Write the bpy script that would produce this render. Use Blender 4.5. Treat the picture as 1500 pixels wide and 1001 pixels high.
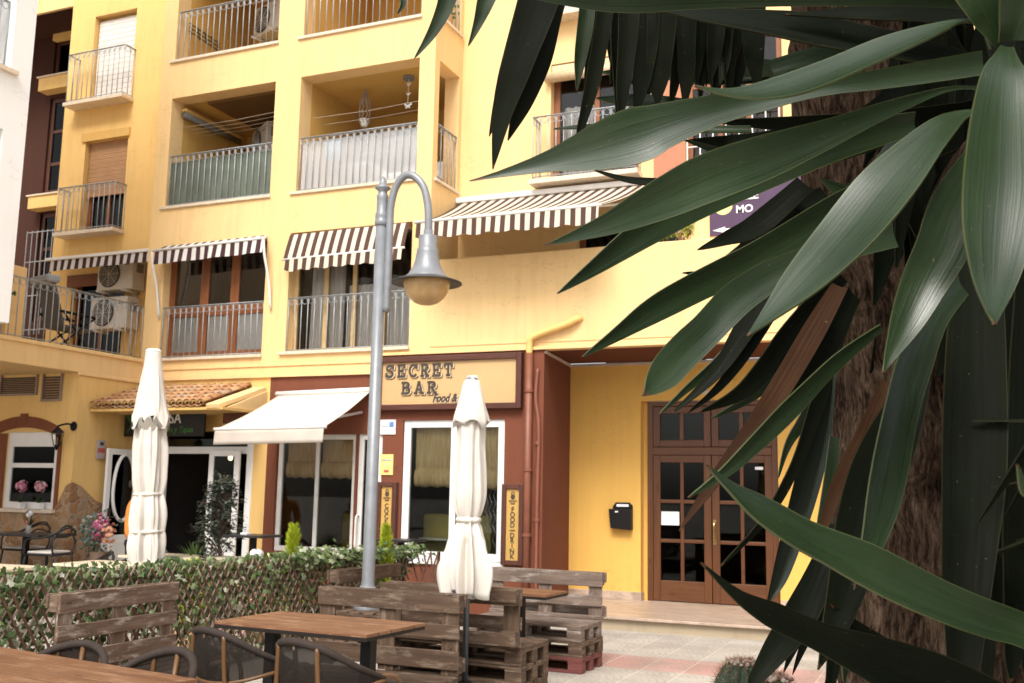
import bpy, math, random
from mathutils import Vector as V, Matrix
random.seed(7)
PI = math.pi
R = math.radians
for o in list(bpy.data.objects):
    bpy.data.objects.remove(o)
scene = bpy.context.scene
col = scene.collection

# ------------------------------------------------------------------ camera
EYE = V((0, 0, 1.65))
_yaw, _pit, _rol = R(23.163), R(8.376), R(1.054)
FWD = V((-math.sin(_yaw)*math.cos(_pit), math.cos(_yaw)*math.cos(_pit), math.sin(_pit)))
_r0 = V((math.cos(_yaw), math.sin(_yaw), 0)); _u0 = _r0.cross(FWD)
RGT = _r0*math.cos(_rol)+_u0*math.sin(_rol)
UPV = -_r0*math.sin(_rol)+_u0*math.cos(_rol)
cam_d = bpy.data.cameras.new('camera'); cam = bpy.data.objects.new('camera', cam_d); col.objects.link(cam)
cam_d.sensor_width = 36; cam_d.lens = 36.0; cam_d.clip_start = .05; cam_d.clip_end = 800
cam_d.dof.use_dof = True; cam_d.dof.focus_distance = 2.3; cam_d.dof.aperture_fstop = 14
cam.matrix_world = Matrix(((RGT.x, UPV.x, -FWD.x, EYE.x), (RGT.y, UPV.y, -FWD.y, EYE.y), (RGT.z, UPV.z, -FWD.z, EYE.z), (0, 0, 0, 1)))
scene.camera = cam
def at(x, y, d):                       # a point d metres deep on a line of sight of the calibrated photograph
    return EYE+(FWD+RGT*((x-750)/1500)-UPV*((y-500.5)/1500))*d

# ------------------------------------------------------------------ light
SUN_EL, SUN_AZ = R(50), R(170)         # azimuth clockwise from +Y
w = bpy.data.worlds.new('World'); scene.world = w; w.use_nodes = True
nt = w.node_tree; nt.nodes.clear()
sky = nt.nodes.new('ShaderNodeTexSky'); sky.sky_type = 'NISHITA'; sky.sun_disc = False
sky.sun_elevation = SUN_EL; sky.sun_rotation = SUN_AZ; sky.dust_density = 4.0; sky.ozone_density = .6; sky.air_density = 1.0
bg = nt.nodes.new('ShaderNodeBackground'); bg.inputs[1].default_value = .13
wo = nt.nodes.new('ShaderNodeOutputWorld')
hs = nt.nodes.new('ShaderNodeHueSaturation'); hs.inputs['Saturation'].default_value = .30; nt.links.new(sky.outputs[0], hs.inputs['Color']); nt.links.new(hs.outputs[0], bg.inputs[0]); nt.links.new(bg.outputs[0], wo.inputs[0])
sun_d = bpy.data.lights.new('sun', 'SUN'); sun_d.energy = 1.5; sun_d.angle = R(24); sun_d.color = (1, .95, .87)
sun = bpy.data.objects.new('sun', sun_d); col.objects.link(sun)
sdir = V((math.sin(SUN_AZ)*math.cos(SUN_EL), math.cos(SUN_AZ)*math.cos(SUN_EL), math.sin(SUN_EL)))
sun.rotation_euler = sdir.to_track_quat('Z', 'Y').to_euler()
scene.view_settings.view_transform = 'Standard'; scene.view_settings.look = 'None'
scene.view_settings.exposure = 1.0; scene.view_settings.gamma = 1
scene.cycles.max_bounces = 8; scene.cycles.transparent_max_bounces = 16

# ------------------------------------------------------------------ materials
def nodes_of(name):
    m = bpy.data.materials.new(name); m.use_nodes = True
    t = m.node_tree; return m, t, t.nodes['Principled BSDF']
def N(t, kind, **kw):
    n = t.nodes.new('ShaderNode'+kind)
    for k, v in kw.items():
        if k.startswith('i_'):
            n.inputs[int(k[2:]) if k[2:].isdigit() else k[2:]].default_value = v
        else: setattr(n, k, v)
    return n
def noise(t, vec, scale, detail=4, rough=.55):
    n = N(t, 'TexNoise'); n.inputs['Scale'].default_value = scale; n.inputs['Detail'].default_value = detail
    n.inputs['Roughness'].default_value = rough
    if vec is not None: t.links.new(vec, n.inputs['Vector'])
    return n.outputs['Fac']
def ramp(t, fac, stops):
    r = N(t, 'ValToRGB'); e = r.color_ramp.elements
    while len(e) < len(stops): e.new(.5)
    for i, (p, c) in enumerate(stops): e[i].position = p; e[i].color = (*c, 1) if len(c) == 3 else c
    t.links.new(fac, r.inputs[0]); return r.outputs[0]
def mixc(t, fac, a, b, mode='MIX'):
    m = N(t, 'Mix', data_type='RGBA', blend_type=mode)
    for s, k in ((fac, 0), (a, 6), (b, 7)):
        if isinstance(s, (int, float)): m.inputs[k].default_value = s
        elif isinstance(s, tuple): m.inputs[k].default_value = (*s, 1) if len(s) == 3 else s
        else: t.links.new(s, m.inputs[k])
    return m.outputs[2]
def mth(t, op, a, b=0.0, c=0.0):
    m = N(t, 'Math', operation=op)
    for i, s in enumerate((a, b, c)):
        if isinstance(s, (int, float)): m.inputs[i].default_value = s
        else: t.links.new(s, m.inputs[i])
    return m.outputs[0]
def mapping(t, vec, scale):
    m = N(t, 'Mapping'); m.inputs['Scale'].default_value = scale; t.links.new(vec, m.inputs['Vector']); return m.outputs[0]
def bump(t, b, h, strength, dist=.01):
    n = N(t, 'Bump'); n.inputs['Strength'].default_value = strength; n.inputs['Distance'].default_value = dist
    t.links.new(h, n.inputs['Height']); t.links.new(n.outputs[0], b.inputs['Normal'])
def sc(c, k): return tuple(min(1, x*k) for x in c)
def plain(name, c, rough=.55, metal=0, var=.12, vs=6, bs=0, bscale=60, spec=.5):
    m, t, b = nodes_of(name); o = N(t, 'TexCoord').outputs['Object']
    f = noise(t, o, vs, 5)
    t.links.new(ramp(t, f, [(.3, sc(c, 1-var)), (.7, sc(c, 1+var))]), b.inputs['Base Color'])
    b.inputs['Roughness'].default_value = rough; b.inputs['Metallic'].default_value = metal
    b.inputs['Specular IOR Level'].default_value = spec
    if bs: bump(t, b, noise(t, o, bscale, 4), bs)
    return m
def stucco(name, c, stain=.14, tint=None):
    m, t, b = nodes_of(name); o = N(t, 'TexCoord').outputs['Object']
    big = noise(t, o, .9, 5); streak = noise(t, mapping(t, o, (5, 5, .35)), 1.6, 6, .65)
    fine = noise(t, o, 11, 6, .7)
    f = mth(t, 'ADD', mth(t, 'MULTIPLY', big, .5), mth(t, 'MULTIPLY', streak, .5))
    base = ramp(t, f, [(.3, sc(tint or c, 1-stain)), (.52, c), (.75, sc(c, 1+stain*.35))])
    base = mixc(t, mth(t, 'MULTIPLY', mth(t, 'GREATER_THAN', fine, .69), .18), base, sc(c, .62))
    ck = mth(t, 'LESS_THAN', mth(t, 'ABSOLUTE', mth(t, 'SUBTRACT', noise(t, mapping(t, o, (1, 1, 2.2)), 1.1, 9, .6), .5)), .0028)
    ck = mth(t, 'MULTIPLY', ck, mth(t, 'GREATER_THAN', noise(t, o, .8, 2), .56)); base = mixc(t, mth(t, 'MULTIPLY', ck, .45), base, sc(c, .5))
    drip = mth(t, 'MULTIPLY', ramp(t, noise(t, mapping(t, o, (9, 9, .5)), 1.0, 5, .6), [(.58, (0, 0, 0)), (.72, (1, 1, 1))]), mth(t, 'GREATER_THAN', noise(t, o, .55, 3), .5)); base = mixc(t, mth(t, 'MULTIPLY', drip, .16), base, sc(c, .55))
    t.links.new(base, b.inputs['Base Color']); b.inputs['Roughness'].default_value = .88
    b.inputs['Specular IOR Level'].default_value = .25
    bump(t, b, mth(t, 'ADD', noise(t, o, 70, 5, .7), mth(t, 'MULTIPLY', noise(t, o, 5, 3), 1.4)), .35, .012)
    return m
def wood(name, dark, mid, light, rough=.7, knots=.5, along=1.6, across=26, wear=None, spec=.4):
    m, t, b = nodes_of(name); uv = N(t, 'TexCoord').outputs['UV']
    g = noise(t, mapping(t, uv, (along, across, 1)), 1.0, 8, .65)
    big = noise(t, mapping(t, uv, (1.2, 4, 1)), 1.3, 3)
    f = mth(t, 'ADD', mth(t, 'MULTIPLY', g, .65), mth(t, 'MULTIPLY', big, .35))
    c = ramp(t, f, [(.28, dark), (.5, mid), (.74, light)])
    fib = noise(t, mapping(t, uv, (along*2.5, across*5, 1)), 1.0, 4, .7)
    c = mixc(t, mth(t, 'MULTIPLY', mth(t, 'LESS_THAN', fib, .4), knots), c, sc(dark, .6))
    if wear:
        wn = noise(t, mapping(t, uv, (3.5, 14, 1)), 1.0, 7, .7)
        c = mixc(t, mth(t, 'MULTIPLY', ramp(t, wn, [(.52, (0, 0, 0)), (.64, (1, 1, 1))]), .7), c, wear)
    vk = N(t, 'TexVoronoi'); vk.inputs['Scale'].default_value = 1.0; t.links.new(mapping(t, uv, (2.2, 7, 1)), vk.inputs['Vector'])
    kd = mth(t, 'ADD', vk.outputs['Distance'], mth(t, 'MULTIPLY', fib, .05)); c = mixc(t, mth(t, 'MULTIPLY', mth(t, 'LESS_THAN', kd, .10), .75), c, sc(dark, .55)); c = mixc(t, mth(t, 'MULTIPLY', mth(t, 'MULTIPLY', mth(t, 'LESS_THAN', kd, .17), mth(t, 'GREATER_THAN', kd, .13)), .35), c, sc(dark, .8))
    t.links.new(c, b.inputs['Base Color']); b.inputs['Roughness'].default_value = rough
    b.inputs['Specular IOR Level'].default_value = spec
    bump(t, b, mth(t, 'ADD', g, mth(t, 'MULTIPLY', fib, .6)), .5, .004)
    return m
def glassy(name, tint=(.9, .95, .93), refl=.9, see=1.0, dirt=0.0):
    m = bpy.data.materials.new(name); m.use_nodes = True; t = m.node_tree; t.nodes.clear()
    out = N(t, 'OutputMaterial'); tr = N(t, 'BsdfTransparent'); tr.inputs[0].default_value = (*sc(tint, see), 1)
    gl = N(t, 'BsdfGlossy'); gl.inputs['Roughness'].default_value = .015; gl.inputs[0].default_value = (refl, refl, refl, 1)
    fr = N(t, 'Fresnel'); fr.inputs[0].default_value = 1.45
    mx = N(t, 'MixShader'); t.links.new(fr.outputs[0], mx.inputs[0])
    t.links.new(tr.outputs[0], mx.inputs[1]); t.links.new(gl.outputs[0], mx.inputs[2])
    last = mx
    if dirt:
        df = N(t, 'BsdfDiffuse'); df.inputs[0].default_value = (.75, .75, .75, 1)
        m2 = N(t, 'MixShader'); m2.inputs[0].default_value = dirt
        t.links.new(mx.outputs[0], m2.inputs[1]); t.links.new(df.outputs[0], m2.inputs[2]); last = m2
    t.links.new(last.outputs[0], out.inputs[0]); return m
def cloth(name, c, var=.08, trans=0.0, weave=900, rough=.9):
    m, t, b = nodes_of(name); o = N(t, 'TexCoord').outputs['Object']
    f = noise(t, o, 3.5, 5)
    t.links.new(ramp(t, f, [(.3, sc(c, 1-var)), (.7, sc(c, 1+var))]), b.inputs['Base Color'])
    b.inputs['Roughness'].default_value = rough; b.inputs['Specular IOR Level'].default_value = .2
    bump(t, b, mth(t, 'ADD', noise(t, o, 9, 4), mth(t, 'MULTIPLY', noise(t, o, 220, 2), .3)), .25, .01)
    if trans:
        out = t.nodes['Material Output']; tr = N(t, 'BsdfTranslucent'); tr.inputs[0].default_value = (*c, 1)
        mx = N(t, 'MixShader'); mx.inputs[0].default_value = trans
        t.links.new(b.outputs[0], mx.inputs[1]); t.links.new(tr.outputs[0], mx.inputs[2]); t.links.new(mx.outputs[0], out.inputs[0])
    return m
def striped(name, a, c, period, trans=.25):
    m, t, b = nodes_of(name); uv = N(t, 'TexCoord').outputs['UV']
    s = N(t, 'SeparateXYZ'); t.links.new(uv, s.inputs[0])
    f = mth(t, 'GREATER_THAN', mth(t, 'FRACT', mth(t, 'DIVIDE', s.outputs[0], period)), .5)
    o = N(t, 'TexCoord').outputs['Object']
    k = mixc(t, f, a, c); k = mixc(t, mth(t, 'MULTIPLY', noise(t, o, 5, 5), .25), k, (.5, .42, .35), 'MULTIPLY')
    t.links.new(k, b.inputs['Base Color']); b.inputs['Roughness'].default_value = .9; b.inputs['Specular IOR Level'].default_value = .2
    bump(t, b, noise(t, o, 8, 4), .25, .012)
    out = t.nodes['Material Output']; tr = N(t, 'BsdfTranslucent'); t.links.new(k, tr.inputs[0])
    mx = N(t, 'MixShader'); mx.inputs[0].default_value = trans
    t.links.new(b.outputs[0], mx.inputs[1]); t.links.new(tr.outputs[0], mx.inputs[2]); t.links.new(mx.outputs[0], out.inputs[0])
    return m
def leafy(name, stops, rough=.45, trans=.3, spec=.5):
    m, t, b = nodes_of(name); g = N(t, 'NewGeometry').outputs['Random Per Island']
    c = ramp(t, g, stops); t.links.new(c, b.inputs['Base Color'])
    b.inputs['Roughness'].default_value = rough; b.inputs['Specular IOR Level'].default_value = spec
    out = t.nodes['Material Output']; tr = N(t, 'BsdfTranslucent'); t.links.new(c, tr.inputs[0])
    mx = N(t, 'MixShader'); mx.inputs[0].default_value = trans
    t.links.new(b.outputs[0], mx.inputs[1]); t.links.new(tr.outputs[0], mx.inputs[2]); t.links.new(mx.outputs[0], out.inputs[0])
    return m

YEL = (.80, .55, .262)
yellow = stucco('yellow_stucco', YEL)
yellow_deep = stucco('deep_yellow_stucco', (.78, .51, .19), .16)
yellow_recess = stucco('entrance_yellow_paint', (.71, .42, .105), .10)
brown = stucco('brown_stucco', (.175, .058, .032), .16)
brown_dark = stucco('dark_brown_stucco', (.058, .022, .014), .14)
white_wall = stucco('white_stucco', (.90, .89, .87), .04)
marble_sill = plain('pale_marble', (.66, .55, .42), .45, var=.1, vs=12)
white_paint = plain('white_paint', (.78, .77, .75), .35, var=.05, vs=4)
white_metal = plain('white_enamel', (.74, .72, .68), .4, var=.07, vs=5)
rail_metal = plain('grey_railing_paint', (.34, .36, .37), .45, metal=.2, var=.2, vs=20)
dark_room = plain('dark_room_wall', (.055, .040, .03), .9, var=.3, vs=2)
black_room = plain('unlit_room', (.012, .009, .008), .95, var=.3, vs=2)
black_metal = plain('black_metal', (.010, .009, .009), .5, var=.2, vs=10, spec=.2)
black_plastic = plain('black_plastic', (.015, .015, .016), .35, var=.2, vs=10)
grey_plastic = plain('grey_plastic', (.2, .2, .2), .5)
brown_frame = wood('brown_window_wood', (.12, .040, .014), (.22, .078, .028), (.30, .115, .042), .45)
door_wood = wood('varnished_door_wood', (.070, .024, .008), (.105, .038, .012), (.150, .056, .019), .36, .3, 1.2, 18)
pallet_wood = wood('weathered_pallet_wood', (.034, .019, .011), (.080, .047, .028), (.155, .102, .066), .85, .6, 1.4, 30, wear=(.22, .165, .12))
pallet_pale = wood('bleached_pallet_wood', (.070, .042, .028), (.14, .088, .060), (.26, .18, .13), .85, .5, 1.4, 26, wear=(.48, .41, .34))
pallet_red = wood('red_stained_pallet_wood', (.075, .022, .018), (.15, .045, .038), (.20, .085, .07), .85, .5)
pallet_grey = wood('greyed_pallet_wood', (.070, .048, .035), (.145, .102, .078), (.26, .195, .155), .85, .5, 1.6, 22, wear=(.36, .31, .27))
table_wood = wood('oiled_table_wood', (.075, .030, .014), (.175, .078, .036), (.30, .155, .082), .42, .6, 1.0, 30, wear=(.34, .20, .12))
table_edge = plain('dark_table_edge', (.016, .012, .010), .6, spec=.2)
glass = glassy('window_glass', (.96, .95, .93), refl=.55)
glass_dark = glassy('tinted_shop_glass', (.8, .85, .82), .42, .75)
frosted = glassy('frosted_lower_glass', (.8, .84, .86), .4, .5, .5)
shutter_white = plain('white_shutter', (.70, .66, .62), .5, var=.05)
shutter_brown = plain('brown_shutter', (.40, .215, .095), .55, var=.08)
curtain = cloth('pale_curtain', (.88, .86, .84), .06, .4)
stripe_brown = striped('brown_cream_stripes', (.115, .066, .052), (.80, .71, .58), .155)
stripe_small = striped('dark_white_stripes', (.085, .042, .045), (.80, .78, .74), .165)
cream_canvas = cloth('cream_awning_canvas', (.82, .75, .66), .04, .3)
parasol_cloth = cloth('ecru_parasol_cloth', (.75, .70, .63), .09, .2)
lamp_grey = plain('grey_lamp_paint', (.205, .215, .23), .38, metal=.15, var=.12, vs=8, bs=.1)
lamp_dark = plain('lamp_underside', (.05, .05, .047), .5)
copper_pipe = plain('brown_painted_pipe', (.20, .068, .037), .5, var=.14)
yellow_pipe = plain('yellow_painted_pipe', (.76, .50, .17), .55)
cream_board = plain('cream_sign_board', (.55, .355, .165), .5, var=.05, vs=3)
sign_frame = wood('dark_sign_frame', (.05, .016, .010), (.085, .028, .018), (.12, .042, .028), .5)
letter_dark = plain('dark_letter_paint', (.05, .035, .028), .6)
letter_cream = plain('pale_letter_outline', (.72, .55, .34), .6)
black_board = plain('black_sign_board', (.006, .006, .006), .5)
letter_white = plain('white_letter', (.78, .76, .73), .5)
letter_green = plain('green_letter', (.045, .20, .03), .5)
purple = plain('purple_banner', (.055, .02, .062), .5)
lime = plain('pale_yellow_print', (.72, .66, .25), .5)
sticker_yellow = plain('yellow_sticker', (.80, .60, .22), .4)
sticker_white = plain('white_sticker', (.78, .77, .78), .4)
ink_blue = plain('blue_ink', (.12, .26, .5), .5)
ink_red = plain('red_ink', (.45, .10, .07), .5)
terracotta = leafy('terracotta_tiles', [(0, (.34, .16, .075)), (.4, (.46, .25, .12)), (.75, (.52, .33, .18)), (1, (.36, .24, .17))], .85, 0, .2)
tile_mouth = plain('mortared_tile_edge', (.66, .42, .14), .9, var=.2)
orange_shirt = cloth('orange_shirt', (.80, .30, .07), .1)
navy = cloth('navy_trousers', (.02, .022, .04), .1)
skin_m = plain('skin', (.50, .28, .19), .55)
hair_m = plain('dark_hair', (.02, .013, .009), .6)
# ------------------------------------------------------------------ mesh building
class MB:
    def __init__(s): s.v = []; s.f = []; s.mi = []; s.uv = []
    def add(s, vs, fs, uvs=None, mi=0):
        b = len(s.v); s.v += [tuple(p) for p in vs]
        for k, f in enumerate(fs):
            s.f.append(tuple(i+b for i in f)); s.mi.append(mi)
            s.uv.append(uvs[k] if uvs else [(0, 0)]*len(f))
        return s
    def box(s, lo, hi, rot=None, piv=None, mi=0):
        lo, hi = V(lo), V(hi); d = hi-lo; L = max(range(3), key=lambda i: abs(d[i]))
        c = [V((x, y, z)) for x in (lo.x, hi.x) for y in (lo.y, hi.y) for z in (lo.z, hi.z)]
        fs = [(0, 1, 3, 2), (4, 6, 7, 5), (0, 4, 5, 1), (2, 3, 7, 6), (0, 2, 6, 4), (1, 5, 7, 3)]
        ax = [0, 0, 1, 1, 2, 2]; ou, ov = random.random()*40, random.random()*40
        uvs = []
        for f, a in zip(fs, ax):
            others = [i for i in range(3) if i != a]
            if L in others: m = L; n = [i for i in others if i != L][0]
            else: m, n = others
            uvs.append([(c[i][m]+ou, c[i][n]+ov+a*3.1) for i in f])
        if rot is not None:
            piv = V(piv) if piv is not None else (lo+hi)/2
            c = [rot @ (p-piv)+piv for p in c]
        return s.add(c, fs, uvs, mi)
    def beam(s, a, b, w, h, up=(0, 0, 1), mi=0):          # box of section w x h from a to b
        a, b = V(a), V(b); d = b-a; L = d.length; d.normalize()
        sd = d.cross(V(up))
        if sd.length < 1e-4: sd = d.cross(V((1, 0, 0)))
        sd.normalize(); u = sd.cross(d)
        m = Matrix((d, sd, u)).transposed()
        k = MB().box((0, -w/2, -h/2), (L, w/2, h/2))
        return s.add([m @ V(p)+a for p in k.v], k.f, k.uv, mi)
    def tube(s, pts, r, n=8, mi=0, cap=True):
        pts = [V(p) for p in pts]; rs = r if isinstance(r, (list, tuple)) else [r]*len(pts)
        tang = []
        for i in range(len(pts)):
            t = pts[min(i+1, len(pts)-1)]-pts[max(i-1, 0)]
            tang.append(t.normalized() if t.length > 1e-9 else V((0, 0, 1)))
        nrm = tang[0].orthogonal().normalized(); vs = []; L = 0; ls = []
        for i, p in enumerate(pts):
            if i: L += (p-pts[i-1]).length
            ls.append(L)
            nrm = (nrm-tang[i]*nrm.dot(tang[i]))
            nrm = nrm.normalized() if nrm.length > 1e-6 else tang[i].orthogonal().normalized()
            b = tang[i].cross(nrm)
            for k in range(n):
                a = 2*PI*k/n; vs.append(p+(nrm*math.cos(a)+b*math.sin(a))*rs[i])
        fs = []; uvs = []
        for i in range(len(pts)-1):
            for k in range(n):
                k2 = (k+1) % n; fs.append((i*n+k, i*n+k2, (i+1)*n+k2, (i+1)*n+k))
                uvs.append([(ls[i], k/n*.1), (ls[i], (k+1)/n*.1), (ls[i+1], (k+1)/n*.1), (ls[i+1], k/n*.1)])
        if cap:
            fs.append(tuple(reversed(range(n)))); uvs.append([(0, 0)]*n)
            fs.append(tuple(range((len(pts)-1)*n, len(pts)*n))); uvs.append([(0, 0)]*n)
        return s.add(vs, fs, uvs, mi)
    def lathe(s, prof, c, n=24, mi=0, fn=None):            # prof: [(r,z)]
        c = V(c); vs = []
        for (r, z) in prof:
            for k in range(n):
                a = 2*PI*k/n; rr, dz = (fn(r, z, a) if fn else (r, 0))
                vs.append(c+V((rr*math.cos(a), rr*math.sin(a), z+dz)))
        fs = []; uvs = []
        for i in range(len(prof)-1):
            for k in range(n):
                k2 = (k+1) % n; fs.append((i*n+k, i*n+k2, (i+1)*n+k2, (i+1)*n+k))
                uvs.append([(k/n, prof[i][1]), ((k+1)/n, prof[i][1]), ((k+1)/n, prof[i+1][1]), (k/n, prof[i+1][1])])
        if prof[0][0] > 1e-5: fs.append(tuple(reversed(range(n)))); uvs.append([(0, 0)]*n)
        if prof[-1][0] > 1e-5: fs.append(tuple(range((len(prof)-1)*n, len(prof)*n))); uvs.append([(0, 0)]*n)
        return s.add(vs, fs, uvs, mi)
    def prism(s, poly, P, w0, w1, mi=0):                    # polygon (u,v) in a wall frame P(u,v,w), from w0 to w1
        n = len(poly)
        vs = [P(u, v, w0) for u, v in poly]+[P(u, v, w1) for u, v in poly]
        fs = [tuple(range(n)), tuple(reversed(range(n, 2*n)))]
        uvs = [[(u, v) for u, v in poly], [(u, v) for u, v in reversed(poly)]]
        for i in range(n):
            j = (i+1) % n; fs.append((i, i+n, j+n, j)); uvs.append([poly[i], poly[i], poly[j], poly[j]])
        return s.add(vs, fs, uvs, mi)
    def grid(s, rows, uvf=None, mi=0):                      # rows of points
        n = len(rows[0]); vs = [p for r in rows for p in r]; fs = []; uvs = []
        for i in range(len(rows)-1):
            for k in range(n-1):
                ids = [(i, k), (i, k+1), (i+1, k+1), (i+1, k)]
                fs.append(tuple(a*n+b for a, b in ids))
                uvs.append([(uvf(a, b) if uvf else (b/(n-1), a/(len(rows)-1))) for a, b in ids])
        return s.add(vs, fs, uvs, mi)
    def build(s, name, mat, parent=None, smooth=False, bevel=0, origin=None, solid=0):
        me = bpy.data.meshes.new(name); me.from_pydata(s.v, [], s.f)
        ul = me.uv_layers.new(name='UVMap'); flat = [c for f in s.uv for uv in f for c in uv]
        ul.data.foreach_set('uv', flat)
        for m in (mat if isinstance(mat, (list, tuple)) else [mat]): me.materials.append(m)
        me.polygons.foreach_set('material_index', s.mi)
        if smooth: me.polygons.foreach_set('use_smooth', [True]*len(s.f))
        me.update()
        o = bpy.data.objects.new(name, me); col.objects.link(o)
        if origin is not None:
            me.transform(Matrix.Translation(-V(origin))); o.location = origin
        if parent is not None: o.parent = parent
        if solid:
            d = o.modifiers.new('thick', 'SOLIDIFY'); d.thickness = solid; d.offset = 0
        if bevel:
            d = o.modifiers.new('bevel', 'BEVEL'); d.width = bevel; d.segments = 2; d.limit_method = 'ANGLE'; d.angle_limit = R(50)
        return o
def tag(o, label=None, cat=None, group=None, kind=None):
    if label: o['label'] = label
    if cat: o['category'] = cat
    if group: o['group'] = group
    if kind: o['kind'] = kind
    return o
def thing(name, label, cat, loc=(0, 0, 0), rz=0, group=None):
    o = bpy.data.objects.new(name, None); col.objects.link(o); o.location = loc; o.rotation_euler = (0, 0, rz)
    o.empty_display_size = .1
    return tag(o, label, cat, group)
def copy_tree(o, parent=None):
    c = o.copy(); col.objects.link(c)
    if parent is not None: c.parent = parent
    for ch in [x for x in bpy.data.objects if x.parent == o]: copy_tree(ch, c)
    return c
def again(o, label, loc, rz=0):
    c = copy_tree(o); c['label'] = label; c.location = loc; c.rotation_euler = (0, 0, rz); return c
def spline(pts, n):                                          # Catmull-Rom through points of any dimension
    pts = [tuple(p) for p in pts]; out = []; m = len(pts)-1
    for i in range(n+1):
        t = i/n*m; k = min(int(t), m-1); t -= k
        p = [pts[max(0, min(m, k+j))] for j in (-1, 0, 1, 2)]
        out.append(tuple(.5*(2*b+(c-a)*t+(2*a-5*b+4*c-d)*t*t+(3*b-a-3*c+d)*t**3) for a, b, c, d in zip(*p)))
    return out
def front(Y): return lambda u, v, w: V((u, Y+w, v))          # wall facing -Y; w goes into the building
def side(X): return lambda u, v, w: V((X-w, u, v))           # wall facing +X
def wall(mb, P, u0, u1, v0, v1, holes=(), depth=.25, mi=0, rmi=None):
    us = sorted({u0, u1, *[h[0] for h in holes], *[h[1] for h in holes]}); vs = sorted({v0, v1, *[h[2] for h in holes], *[h[3] for h in holes]})
    us = [u for u in us if u0 <= u <= u1]; vs = [v for v in vs if v0 <= v <= v1]
    for a, b in zip(us, us[1:]):
        for c, d in zip(vs, vs[1:]):
            m, n = (a+b)/2, (c+d)/2
            if any(h[0] < m < h[1] and h[2] < n < h[3] for h in holes): continue
            mb.add([P(a, c, 0), P(b, c, 0), P(b, d, 0), P(a, d, 0)], [(0, 1, 2, 3)], mi=mi)
    rm = mi if rmi is None else rmi
    for (a, b, c, d) in holes:
        for q in (((a, c), (a, d)), ((a, d), (b, d)), ((b, d), (b, c)), ((b, c), (a, c))):
            (p, r_), (s_, t_) = q
            mb.add([P(p, r_, 0), P(s_, t_, 0), P(s_, t_, depth), P(p, r_, depth)], [(0, 1, 2, 3)], mi=rm)
    return mb
def room(name, P, u0, u1, v0, v1, w0, w1, mat, parent):      # five inner faces of a box behind an opening
    c = [(u0, v0), (u1, v0), (u1, v1), (u0, v1)]; m = MB()
    for i in range(4):
        a, b = c[i], c[(i+1) % 4]
        m.add([P(*a, w0), P(*b, w0), P(*b, w1), P(*a, w1)], [(0, 1, 2, 3)])
    m.add([P(*p, w1) for p in c], [(0, 1, 2, 3)])
    return m.build(name, mat, parent)
def pbox(mb, P, u0, u1, v0, v1, w0, w1, mi=0):
    a, b = P(u0, v0, w0), P(u1, v1, w1)
    lo = V([min(x, y) for x, y in zip(a, b)]); hi = V([max(x, y) for x, y in zip(a, b)])
    return mb.box(lo, hi, mi=mi)
def win(parent, P, u0, u1, v0, v1, w, cols=2, fw=.07, fmat=None, gmat=None, rows=(), name='window', iw=None, sash=True):
    fm = MB(); iw = iw or fw*.8
    pbox(fm, P, u0, u0+fw, v0, v1, w, w+.06); pbox(fm, P, u1-fw, u1, v0, v1, w, w+.06)
    pbox(fm, P, u0+fw, u1-fw, v0, v0+fw, w, w+.06); pbox(fm, P, u0+fw, u1-fw, v1-fw, v1, w, w+.06)
    f = fm.build(name, fmat or white_paint, parent, bevel=.006)
    cu = [u0+fw+(u1-u0-2*fw)*i/cols for i in range(cols+1)]
    im = MB()
    for u in cu[1:-1]: pbox(im, P, u-iw/2, u+iw/2, v0+fw, v1-fw, w+.006, w+.055)
    for r_ in rows:
        for a, b in zip(cu, cu[1:]): pbox(im, P, a+(iw/2 if a != cu[0] else 0), b-(iw/2 if b != cu[-1] else 0), r_-iw/2, r_+iw/2, w+.008, w+.052)
    if im.v: im.build('mullion', fmat or white_paint, f, bevel=.005)
    g = MB(); pbox(g, P, u0+fw, u1-fw, v0+fw, v1-fw, w+.028, w+.034); g.build('pane', gmat or glass, f)
    return f
def railing(parent, P, u0, u1, z0, z1, w=.06, n=None, returns=0, mat=None, name='balcony_railing', rings=True):
    m = MB(); n = n or max(2, round((u1-u0)/.118)); d = (u1-u0)/n
    def rod(a, b, r_=.0075, k=6): m.tube([a, b], r_, k)
    m.beam(P(u0, z1, w), P(u1, z1, w), .03, .012); rod(P(u0, z0+.03, w), P(u1, z0+.03, w), .008)
    for i in range(n+1): rod(P(u0+i*d, z0, w), P(u0+i*d, z1, w))
    def ring(c, ax):
        pts = []
        for k in range(15):
            a = 2*PI*k/14; pts.append(c+ax*(math.cos(a)*.046)+V((0, 0, math.sin(a)*.046)))
        m.tube(pts, .005, 5, cap=False)
    ax = (P(1, 0, 0)-P(0, 0, 0))
    if rings:
        for i in range(n): ring(P(u0+(i+.5)*d, z1-.062, w), ax)
    if returns:
        k = max(1, round(returns/.12)); nx = (P(0, 0, 1)-P(0, 0, 0))
        for u in (u0, u1):
            m.beam(P(u, z1, w), P(u, z1, w+returns), .03, .012); rod(P(u, z0+.03, w), P(u, z0+.03, w+returns), .008)
            for i in range(1, k+1): rod(P(u, z0, w+returns*i/k), P(u, z1, w+returns*i/k))
            if rings:
                for i in range(k): ring(P(u, z1-.062, w+returns*(i+.5)/k), nx)
    return m.build(name, mat or rail_metal, parent, smooth=True)
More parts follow.
